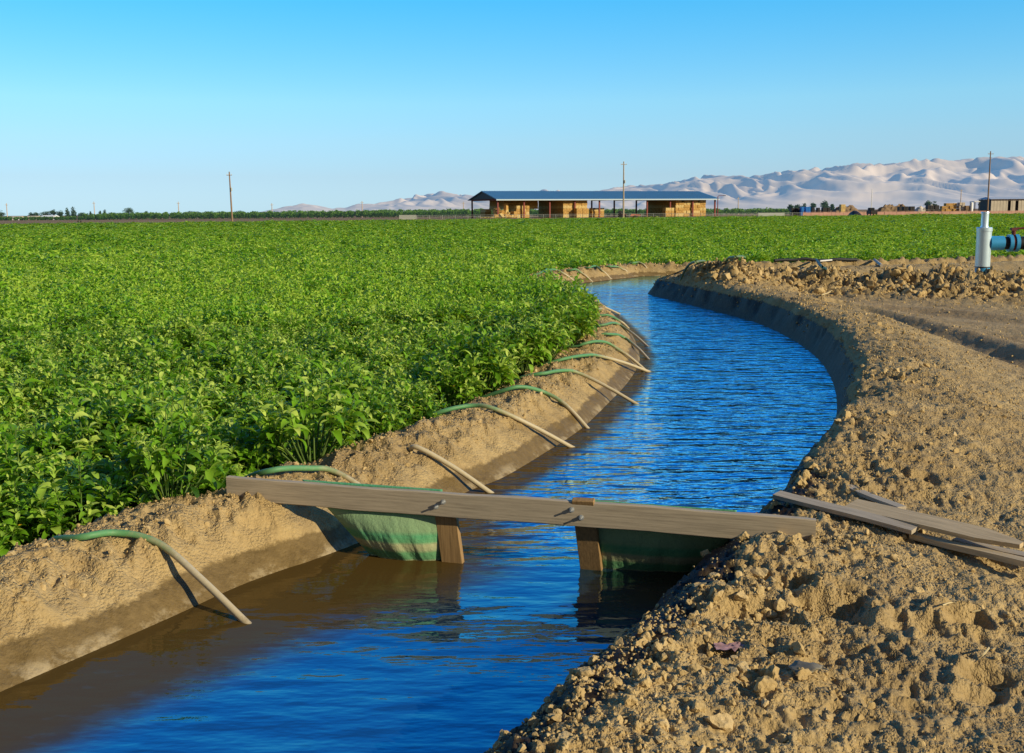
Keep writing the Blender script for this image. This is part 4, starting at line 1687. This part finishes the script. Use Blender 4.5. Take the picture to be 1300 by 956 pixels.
# ------------------------------------------------------------------ poles
def pole(u, vtop, vbase, y, rad, mat, lab, arm=1.2, group='utility poles', dv=0.0, lean=0.0, extras=True):
    p = on_ground(u, y)
    top = at_y(u, y, vtop)
    h = top[2] - GZ
    o_ = empty('utility_pole', p, lab, 'utility pole', group)
    mb = MB()
    mb.tube([(0, 0, -.5), (lean * .5, 0, h * .5), (lean, 0, h)], [rad * 1.2, rad, rad * .75], 10)
    mb.build('shaft', mat, o_, True)
    if arm:
        za = h - .9
        mb = MB()
        mb.box((lean, -.15, za), (arm * 2, .12, .14))
        c_ = mb.build('crossarm', mat, o_)
        for sx in (-.9, -.35, .9):
            mb = MB()
            mb.tube([(lean + sx * arm, -.15, za + .07), (lean + sx * arm, -.15, za + .22), (lean + sx * arm, -.15, za + .34)], [.04, .09, .05], 8)
            mb.build('insulator', M['white'], c_)
    if extras:
        mb = MB()
        mb.tube([(lean * .7 + .32, -.2, h * .62), (lean * .7 + .32, -.2, h * .62 + .9)], .22, 10)
        mb.box((lean * .7 + .12, -.1, h * .62 + .5), (.25, .1, .1))
        mb.build('transformer', M['fence'], o_, True)
    return o_


pole(294.5, 218, 276, 265, .2, M['pole'], 'lone brown utility pole standing at the far field edge before the orchard', .7, lean=-.25)
pole(791.5, 205, 272, 300, .22, M['pole_pale'], 'pale tall utility pole standing before the hay barn', .9, lean=0)
pole(1253.5, 192, 270, 330, .22, M['pole'], 'dark tall utility pole standing before the grey shed', .9, extras=False)
for u, vt, lab in ((9, 258, 'faint distant pole beside the first small white house'), (120, 256, 'faint distant pole at the end of the tall treeline'), (227, 256, 'faint distant pole rising from the orchard, past the dark round tree'),
                   (345.5, 258, 'faint distant pole at the foot of the farthest hill'), (460, 255, 'faint distant pole before the low pale hills'), (588.5, 256, 'faint short pole just off the gable end of the barn'), (937, 250, 'faint thin pole just past the yard lamp'),
                   (1219, 240, 'faint thin antenna pole between the grey shed and hay stacks')):
    pole(u, vt, 276, 520 if u > 100 else 500, .22, M['pole_far'], lab, .8, 'distant utility poles', extras=False)

# white mast
p = on_ground(1106, 420)
o_ = empty('mast', p, 'thin white mast rising beyond the dark vehicle against the hills', 'mast')
hm_ = at_y(1106, 420, 240)[2] - GZ
mb = MB()
mb.tube([(0, 0, 0), (0, 0, hm_)], [.2, .12], 8)
mb.build('shaft', M['white'], o_, True)
mb = MB()
mb.box((0, 0, .15), (1, 1, .3), None, .04)
mb.build('base', M['fence'], o_)
# yard lamp
p = on_ground(911, 375)
o_ = empty('yard_lamp', p, 'red brown yard lamp on a bent post at the end of the barn', 'lamp')
hl = at_y(911, 375, 248.5)[2] - GZ
mb = MB()
mb.tube([(0, 0, 0), (0, 0, hl - .3), (.3, 0, hl), (2.0, 0, hl + .05)], [.2, .14, .1, .08], 8)
mb.build('post', M['rust'], o_, True)
mb = MB()
mb.box((2.4, 0, hl + .02), (1.1, .5, .22), None, .06)
mb.build('lamp_head', M['dark'], o_)


# ------------------------------------------------------------------ fences and wall
def fence(u0, y0, u1, y1, h, gap, lab, mat, rails=2, name='wire_fence'):
    a, b = on_ground(u0, y0), on_ground(u1, y1)
    o_ = empty(name, a, lab, 'fence')
    d = b - a
    L_ = np.linalg.norm(d)
    n = max(2, int(L_ / gap))
    for k in range(n + 1):
        q = d * k / n
        mb = MB()
        mb.tube([q + [0, 0, -.2], q + [0, 0, h]], .06, 6)
        mb.build('post', mat, o_)
    for r_ in range(rails):
        z = h * (1 - r_ * .8 / max(1, rails)) - .05
        mb = MB()
        mb.tube([np.array([0, 0, z]), d + [0, 0, z]], .035, 5)
        mb.build('rail', mat, o_)
    # wire mesh between the rails
    mb = MB()
    for k in range(n * 3):
        q = d * (k + .5) / (n * 3)
        mb.tube([q + [0, 0, .1], q + [0, 0, h - .05]], .012, 3, False)
    mb.build('wire_mesh', mat, o_)
    return o_


fence(529, 335, 905, 350, 1.35, 4.2, 'long pale wire fence running in front of the hay barn', M['fence'])
fence(906, 351, 1018, 368, 1.2, 4.0, 'wire fence continuing past the barn end toward the salmon wall', M['fence'])


def panel_gate(u0, u1, y, h, lab):
    a, b = on_ground(u0, y), on_ground(u1, y)
    o_ = empty('panel_gate', a, lab, 'gate')
    w = b[0] - a[0]
    for x in (0, w):
        mb = MB()
        mb.box((x, 0, h / 2), (.16, .16, h + .1))
        mb.build('post', M['fence'], o_)
    mb = MB()
    for k in range(9):
        mb.box((w / 2, -.02, .12 + k * (h - .2) / 8), (w - .16, .05, .13))
    mb.build('slat_panel', M['fence'], o_)


panel_gate(507, 528, 333, 1.5, 'pale grey panel gate at the orchard end of the wire fence')
panel_gate(963, 996, 356, 1.25, 'pale grey panel gate past the end of the barn')


def low_wall():
    a, b = on_ground(1019, 372), on_ground(1330, 372)
    o_ = empty('low_wall', a, 'long low salmon pink wall before the farmyard heaps', 'wall')
    w = b[0] - a[0]
    mb = MB()
    n = 60
    for k in range(n):
        hh = 1.25 + random.uniform(-.06, .06)
        mb.box(((k + .5) * w / n, random.uniform(-.05, .05), hh / 2 - .1), (w / n - .02, .4, hh), None, .03)
    mb.build('wall_blocks', M['salmon'], o_)
    mb = MB()
    mb.box((w / 2, 0, 1.29), (w, .5, .1), None, .02)
    mb.build('coping', M['salmon'], o_)


low_wall()


# ------------------------------------------------------------------ farmyard buildings and heaps
def house(u0, u1, vt, y, wall, roof, lab, flat=False, windows=1, depth=8.0, door=True, cat='house', name='farm_house'):
    a, b = on_ground(u0, y), on_ground(u1, y)
    h = at_y((u0 + u1) / 2, y, vt)[2] - GZ
    w = b[0] - a[0]
    o_ = empty(name, ((a[0] + b[0]) / 2, y, GZ), lab, cat)
    eh = h if flat else h * .68
    mb = MB()
    mb.box((0, depth / 2, eh / 2), (w, depth, eh))
    mb.build('wall', wall, o_)
    mb = MB()
    if flat:
        mb.box((0, depth / 2, h + .12), (w + .6, depth + .6, .24))
    else:
        e = .4
        V_ = [[-w / 2 - e, -e, eh - .1], [w / 2 + e, -e, eh - .1], [w / 2 + e, depth + e, eh - .1], [-w / 2 - e, depth + e, eh - .1], [-w / 2 - e, depth / 2, h], [w / 2 + e, depth / 2, h]]
        mb.add(V_, [[0, 1, 5, 4], [2, 3, 4, 5], [3, 2, 1, 0]], [[0, 4, 3], [1, 2, 5]])
    mb.build('roof', roof, o_)
    for k in range(windows):
        x = (k + .5) / windows * w - w / 2 + .3
        mb = MB()
        mb.box((x, -.03, eh * .55), (min(1.4, w * .25), .08, eh * .3))
        f_ = mb.build('window', M['white'], o_)
        mb = MB()
        mb.box((x, -.08, eh * .55), (min(1.1, w * .2), .04, eh * .24))
        mb.build('pane', M['glass'], f_)
    if door:
        mb = MB()
        mb.box((-w / 2 + 1.0, -.03, min(2.1, eh * .8) / 2), (1.0, .08, min(2.1, eh * .8)))
        mb.build('door', M['dark'], o_)
    return o_


house(11, 22, 274.5, 520, M['white'], M['beige'], 'small white house nearest the edge of the treeline, beside a faint pole')
house(32, 44, 274.0, 525, M['beige'], M['beige'], 'small beige house with pale roof in front of the tall trees')
house(51, 66, 273.2, 515, M['white'], M['white'], 'low white shed nearest the tall trees of the treeline', windows=2)


def shed(u0, u1, vt, y, nbay, lab):
    a, b = on_ground(u0, y), on_ground(u1, y)
    h = at_y((u0 + u1) / 2, y, vt)[2] - GZ
    w = b[0] - a[0]
    o_ = empty('grey_shed', ((a[0] + b[0]) / 2, y, GZ), lab, 'shed')
    mb = MB()
    n = int(w / .6)
    for k in range(n):
        x = -w / 2 + (k + .5) * w / n
        t = k / n
        if .36 < t < .46 or .54 < t < .63:
            mb.box((x, .6, h - .5), (w / n, .2, .6))
            continue
        mb.box((x, .3 + .05 * (k % 2), h / 2), (w / n, .2, h))
    mb.build('wall', M['grey_shed'], o_)
    mb = MB()
    mb.box((0, 6, h / 2), (w, 10, h - .3))
    mb.build('back_wall', M['dark'], o_)
    mb = MB()
    mb.add([[-w / 2 - .5, -.6, h - .05], [w / 2 + .5, -.6, h - .05], [w / 2 - .5, 6, h + .9], [-w / 2 + .5, 6, h + .9], [-w / 2 - .5, 12, h - .05], [w / 2 + .5, 12, h - .05]], [[0, 1, 2, 3], [3, 2, 5, 4], [0, 4, 5, 1]], [[0, 3, 4], [1, 5, 2]])
    mb.build('roof', M['grey_roof'], o_)


shed(1258, 1312, 252.5, 400, 4, 'tall weathered grey shed with two dark openings and greyish roof')


def crates_block(u0, u1, vt, y, mat, lab, cat, name, nx, nz, dep=2.2):
    a, b = on_ground(u0, y), on_ground(u1, y)
    h = at_y((u0 + u1) / 2, y, vt)[2] - GZ
    w = b[0] - a[0]
    o_ = empty(name, ((a[0] + b[0]) / 2, y, GZ), lab, cat)
    for k in range(nz):
        mb = MB()
        for i in range(nx):
            if k == nz - 1 and random.random() < .2 and nx > 2:
                continue
            mb.box((-w / 2 + (i + .5) * w / nx, random.uniform(-.25, .25), (k + .5) * h / nz), (w / nx * .97, dep, h / nz * .97), None, .05)
        mb.build('layer', mat, o_)
    return o_


def heap(u0, u1, vt, y, mat, lab, seed, name='spoil_heap', cat='heap'):
    a, b = on_ground(u0, y), on_ground(u1, y)
    h = at_y((u0 + u1) / 2, y, vt)[2] - GZ
    w = b[0] - a[0]
    nx_, ny_ = 40, 14
    V_ = []
    for j in range(ny_ + 1):
        for i in range(nx_ + 1):
            x, yy = (i / nx_ - .5), (j / ny_ - .5)
            e = max(0, 1 - (2 * abs(x)) ** 3) * max(0, 1 - (2 * abs(yy)) ** 2)
            n_ = mnoise.noise(Vector((x * w * .35 + seed, yy * 4, seed))) * .5 + mnoise.noise(Vector((x * w * .9, yy * 8 + seed, 2))) * .35
            V_.append([x * w, yy * 8 + 4, max(0, h * e * (.8 + n_ * .7)) - .05])
    Q_ = [[j * (nx_ + 1) + i, j * (nx_ + 1) + i + 1, (j + 1) * (nx_ + 1) + i + 1, (j + 1) * (nx_ + 1) + i] for j in range(ny_) for i in range(nx_)]
    me_ = np_mesh(name, np.array(V_), np.array(Q_), mat, False)
    o_ = link(name, me_, None, label=lab, cat=cat)
    o_.location = ((a[0] + b[0]) / 2, y, GZ)


heap(1058, 1100, 258.5, 395, M['brown_heap'], 'brown rough heap behind the salmon wall beside the dark trees', 3.1)
heap(1112, 1168, 258, 396, M['brown_heap'], 'long brown rough heap behind the salmon wall past the dark vehicle', 8.2)
heap(1164, 1196, 259.5, 398, M['grey_shed'], 'greyish heap behind the salmon wall below the green bushes', 5.7)
crates_block(1194, 1213, 258, 385, M['hay'], 'straw coloured crate stack behind the salmon wall', 'crate stack', 'crate_stack', 4, 4)
crates_block(1216, 1223, 257, 384, M['beige'], 'narrow beige crate stack behind the salmon wall', 'crate stack', 'crate_stack', 2, 4)
crates_block(1224, 1232, 261, 383, M['brown_heap'], 'low brown crate stack next to the white tank', 'crate stack', 'crate_stack', 3, 2)
crates_block(1066, 1072, 259.5, 388, M['hay_pale'], 'small straw stack poking above the brown heap', 'crate stack', 'crate_stack', 2, 3)
crates_block(1140, 1160, 262, 384, M['dark'], 'low dark stack along the salmon wall', 'crate stack', 'crate_stack', 7, 2)
crates_block(1176, 1191, 260.5, 383, M['dark'], 'dark stack along the salmon wall beside the straw coloured crates', 'crate stack', 'crate_stack', 5, 2)
crates_block(1016, 1019.5, 262.5, 392, M['tarp_blue'], 'blue covered stack nearest the barn below the dark trees', 'covered stack', 'covered_stack', 1, 2)
crates_block(1022, 1028, 262.5, 392, M['tarp_blue'], 'wider blue covered stack below the dark trees', 'covered stack', 'covered_stack', 2, 2)
crates_block(1001, 1015, 264, 395, M['dark'], 'long dark low stack beside the blue covered stacks', 'covered stack', 'dark_stack', 5, 1)
crates_block(1030, 1053, 263.5, 395, M['dark'], 'dark low stack under the round dark tree', 'covered stack', 'dark_stack', 7, 1)
# white tank and canopy
p = on_ground(1233, 382)
o_ = empty('white_tank', p, 'slim white upright tank between crate stack and canopy', 'tank')
hh = at_y(1233, 382, 256.5)[2] - GZ
mb = MB()
mb.tube([(0, 0, 0), (0, 0, hh * .9), (0, 0, hh * .96), (0, 0, hh)], [.55, .55, .4, .15], 16)
mb.build('body', M['white'], o_, True)
mb = MB()
mb.tube([(0, 0, hh), (0, 0, hh + .15)], .14, 10)
mb.build('lid', M['dark'], o_)
a, b = on_ground(1235.5, 386), on_ground(1243, 386)
hh = at_y(1240, 386, 256)[2] - GZ
o_ = empty('canopy', ((a[0] + b[0]) / 2, 386, GZ), 'small flat white canopy on posts beside the white tank', 'canopy')
w = b[0] - a[0]
mb = MB()
mb.box((0, 1.5, hh), (w, 4, .35), None, .05)
mb.build('roof', M['white'], o_)
for x in (-w / 2 + .15, w / 2 - .15):
    for y in (-.3, 3.3):
        mb = MB()
        mb.box((x, y, hh / 2 - .1), (.16, .16, hh - .2))
        mb.build('post', M['dark'], o_)


# dark vehicle in front of the wall
def vehicle():
    p = on_ground(1107, 362)
    o_ = empty('farm_truck', p, 'dark farm truck seen from behind before the salmon wall', 'truck')
    mb = MB()
    mb.box((0, 0, 1.15), (2.5, 4.5, 1.3), None, .12)
    mb.build('body', M['dark'], o_)
    mb = MB()
    mb.box((0, .9, 2.25), (2.0, 1.8, 1.0), None, .2)
    c_ = mb.build('cab', M['dark'], o_)
    mb = MB()
    mb.box((0, -.02, 2.35), (1.6, .05, .55))
    mb.build('rear_window', M['glass'], c_)
    for x in (-1.05, 1.05):
        for y in (-1.5, 1.5):
            mb = MB()
            mb.tube([(x - .14, y, .48), (x + .14, y, .48)], .48, 18)
            wh = mb.build('wheel', M['rubber'], o_, True)
            mb = MB()
            mb.tube([(x - .15, y, .48), (x + .15, y, .48)], .26, 12)
            mb.build('rim', M['steel'], wh, True)
        mb = MB()
        mb.box((x * .95, -2.27, 1.1), (.22, .05, .3))
        mb.build('tail_light', M['valve_red'], o_)


vehicle()
heap(1084, 1096, 267, 355, M['dark'], 'small dark mound on the bare strip before the salmon wall', 4.4, 'dark_mound', 'mound')


# red machine near the pale pole
def red_machine():
    p = on_ground(806, 348)
    o_ = empty('farm_trailer', p, 'low faded red farm trailer parked before the open barn bay', 'trailer')
    mb = MB()
    mb.add([[-1.8, -.9, .5], [1.8, -.9, .5], [1.8, .9, .5], [-1.8, .9, .5], [-1.3, -.9, 1.2], [1.9, -.9, .95], [1.9, .9, .95], [-1.3, .9, 1.2]], [[0, 1, 5, 4], [1, 2, 6, 5], [2, 3, 7, 6], [3, 0, 4, 7], [4, 5, 6, 7], [3, 2, 1, 0]])
    mb.build('bed', M['red_machine'], o_)
    for y in (-1.0, 1.0):
        mb = MB()
        mb.tube([(0, y - .12, .4), (0, y + .12, .4)], .4, 16)
        mb.build('wheel', M['rubber'], o_, True)
    mb = MB()
    mb.tube([(-1.8, 0, .5), (-3.2, 0, .45)], .06, 6)
    mb.build('drawbar', M['dark'], o_)
    p = on_ground(789.5, 346)
    o_ = empty('farm_tractor', p, 'small dark tractor beside the foot of the pale utility pole', 'tractor')
    mb = MB()
    mb.box((.5, 0, 1.0), (1.6, .8, .7), None, .1)
    mb.build('bonnet', M['valve_red'], o_)
    mb = MB()
    mb.box((-.6, 0, 1.6), (1.1, 1.2, 1.5), None, .15)
    mb.build('cab', M['dark'], o_)
    for x, r_ in ((-.7, .75), (1.0, .45)):
        for y in (-.75, .75):
            mb = MB()
            mb.tube([(x, y - .18, r_), (x, y + .18, r_)], r_, 18)
            mb.build('wheel', M['rubber'], o_, True)


red_machine()
for u, lab in ((98.5, 'short dark stake on the bare strip, first of a close pair'), (102, 'short dark stake on the bare strip, second of a close pair')):
    p = on_ground(u, 300)
    mb = MB()
    mb.tube([(0, 0, -.2), (0, 0, .55), (0, 0, .75)], [.16, .16, .1], 8)
    mb.box((0, 0, .45), (.5, .08, .12))
    o_ = mb.build('stake', M['dark'])
    o_.location = p
    tag(o_, lab, 'stake', 'dark stakes on the bare strip')


# ------------------------------------------------------------------ trees
def leaf_cloud(n, blobs, size, r_, gaps=.0):
    """leaf-sized faces through the volume of several lobes"""
    P_, T_ = [], []
    wts = np.array([b[3] ** 2 for b in blobs])
    wts = wts / wts.sum()
    ch = r_.choice(len(blobs), n, p=wts)
    for i in range(n):
        b = blobs[ch[i]]
        d = r_.normal(size=3)
        d /= np.linalg.norm(d)
        rad = b[3] * (.55 + .5 * r_.uniform() ** .6)
        P_.append(np.array(b[:3]) + d * rad * np.array([1, 1, b[4]]))
        T_.append(np.clip(.3 + .25 * d[2] + r_.normal(0, .18), 0, 1))
    P_ = np.array(P_)
    V_, F_ = diamond_geo(P_, r_.uniform(0, 6.28, n), r_.uniform(-.6, .9, n), r_.uniform(-.8, .8, n), size * r_.uniform(.6, 1.4, n), size * r_.uniform(.5, 1.0, n), r_.uniform(0, 1, n))
    return V_.reshape(-1, 3), (F_[None] + (np.arange(n) * 4)[:, None, None]).reshape(-1, 4), np.repeat(np.array(T_), 4)


def tree(u, vtop, wpx, y, lab, seed, group=None, mat='tree_leaf', shape='round', n=1500):
    r_ = np.random.default_rng(seed)
    p = on_ground(u, y)
    h = at_y(u, y, vtop)[2] - GZ
    w = wpx / F * y
    o_ = empty('tree', p, lab, 'tree', group)
    mb = MB()
    mb.tube([(0, 0, -.3), (.05 * w, 0, h * .3), (0, .03 * w, h * .75)], [h * .035 + .08, h * .025 + .05, .04], 8)
    for k in range(5):
        a = r_.uniform(0, 6.28)
        mb.tube([(0, 0, h * .28 + k * h * .05), (math.cos(a) * w * .18, math.sin(a) * w * .18, h * .55), (math.cos(a) * w * .33, math.sin(a) * w * .33, h * .72)], [.09, .06, .03], 6)
    mb.build('trunk', M['bark'], o_, True)
    blobs = []
    if shape == 'round':
        for k in range(11):
            a = r_.uniform(0, 6.28)
            q = r_.uniform(0, .34) * w
            blobs.append((math.cos(a) * q, math.sin(a) * q, h * r_.uniform(.42, .8), w * r_.uniform(.15, .24), .8))
        blobs.append((0, 0, h * .86, w * .16, .8))
    else:
        for k in range(9):
            z = .15 + .8 * k / 8
            blobs.append((r_.uniform(-.08, .08) * w, r_.uniform(-.08, .08) * w, h * z * .97, w * .42 * (1 - z * .75), 1.3))
    V_, F_, t_ = leaf_cloud(n, blobs, max(.5, h * .085), r_)
    V_[:, 2] = np.minimum(V_[:, 2], h * 1.02)
    link('crown', np_mesh('crown', V_, F_, M[mat], False, dict(along=t_)), o_)


TL = 'trees of the distant treeline'
for u, vt, w, lab, sh in ((1, 266.5, 14, 'dark tree at the very start of the treeline', 'round'), (39, 269.5, 9, 'low tree between the small white houses', 'round'), (46, 269.5, 12, 'low dark tree behind the beige house', 'round'), (57, 268, 16, 'broad tree standing behind the low white shed', 'round'),
                          (68, 265, 11, 'mid tall tree behind the end of the low white shed', 'round'), (77, 267, 14, 'rounded dark tree next to the tall conifer pair', 'round'), (85.5, 263.5, 9, 'first of the tall conifer pair in the treeline', 'cone'), (93, 262.5, 10, 'second and tallest of the tall conifer pair', 'cone'),
                          (104, 270, 16, 'low hazy tree between conifer pair and faint pole', 'round'), (115, 268, 5, 'thin conifer just before the faint pole', 'cone'), (127, 267.5, 7, 'slim dark tree just past the faint pole', 'cone'), (133, 266, 7, 'pointed dark tree, second past the faint pole', 'cone'), (143, 270, 18, 'flat crowned dark tree leading to the big round tree', 'round'),
                          (165.5, 263.5, 18, 'big dark round tree rising above the orchard', 'round'), (186, 268, 12, 'small rounded tree right after the big round tree', 'round'), (241, 268, 16, 'flat crowned tree above the orchard past the pole', 'round'), (278, 268.5, 10, 'small dark tree near the lone brown pole', 'round'), (304, 267.5, 14, 'flat dark tree just past the lone brown pole', 'round'),
                          (484, 265.5, 8, 'small dark tree above the orchard before the pale hills', 'round'), (508, 265, 8, 'small round tree above the pale panel gate', 'round'), (750, 264.5, 9, 'dark bush behind the small covered stacks in the barn', 'round')):
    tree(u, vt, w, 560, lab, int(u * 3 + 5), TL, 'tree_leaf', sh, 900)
TR_ = 'dark trees in the farmyard'
for u, vt, w, lab in ((1003, 258.5, 8, 'small dark tree nearest the barn in the farmyard'), (1013, 258.5, 10, 'low dark tree above the first blue covered stack'), (1021, 257, 9, 'dark tree above the wider blue covered stack'), (1031, 257, 12, 'mid dark tree between blue stacks and the large round tree'), (1047, 253.5, 13, 'largest round dark tree of the farmyard'),
                      (1056, 258, 6, 'small dark tree at the edge of the brown heap'), (1178, 253.5, 11, 'green bush behind the greyish heap, taller of two'), (1186, 254, 8, 'green bush behind the greyish heap, smaller of two'), (1245, 252, 8, 'dark tree beside the dark utility pole'), (1251, 253, 8, 'dark tree hidden partly by the dark utility pole'), (1299, 250.5, 6, 'dark tree at the end of the grey shed')):
    tree(u, vt, w, 412, lab, int(u * 3 + 5), TR_, 'tree_leaf', 'round', 900)


def orchard(u0, u1, y, vt0, vt1, lab, n, seed, spacing=3.2, rows=4):
    r_ = np.random.default_rng(seed)
    a, b = on_ground(u0, y), on_ground(u1, y)
    blobs = []
    for rw in range(rows):
        x = a[0] - 3
        while x < b[0] + 3:
            t = (x - a[0]) / (b[0] - a[0])
            u = u0 + (u1 - u0) * t
            h = at_y(u, y, vt0 + (vt1 - vt0) * t)[2] - GZ
            h *= r_.uniform(.82, 1.08) * (1 + .04 * rw)
            h = max(1.5, h)
            blobs.append((x + r_.uniform(-.5, .5), y + rw * 7 + r_.uniform(-.6, .6), GZ + h * .55, h * .42, 1.0))
            if r_.uniform() < .7:
                blobs.append((x + r_.uniform(-1, 1), y + rw * 7, GZ + h * .75, h * .25, .9))
            x += spacing * r_.uniform(.8, 1.2)
    V_, F_, t_ = leaf_cloud(n, blobs, .75, r_)
    t_ = np.clip(t_ * .9 + (V_[:, 2] - GZ) / 9, 0, 1)
    link('orchard', np_mesh('orchard', V_, F_, M['orchard_leaf'], False, dict(along=t_)), None, kind='stuff', label=lab, cat='orchard')


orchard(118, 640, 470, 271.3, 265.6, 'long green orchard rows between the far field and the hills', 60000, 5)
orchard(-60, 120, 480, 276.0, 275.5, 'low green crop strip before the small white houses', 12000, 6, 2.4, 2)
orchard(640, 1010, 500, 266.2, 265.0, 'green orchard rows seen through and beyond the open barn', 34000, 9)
print('objects', len(bpy.data.objects))
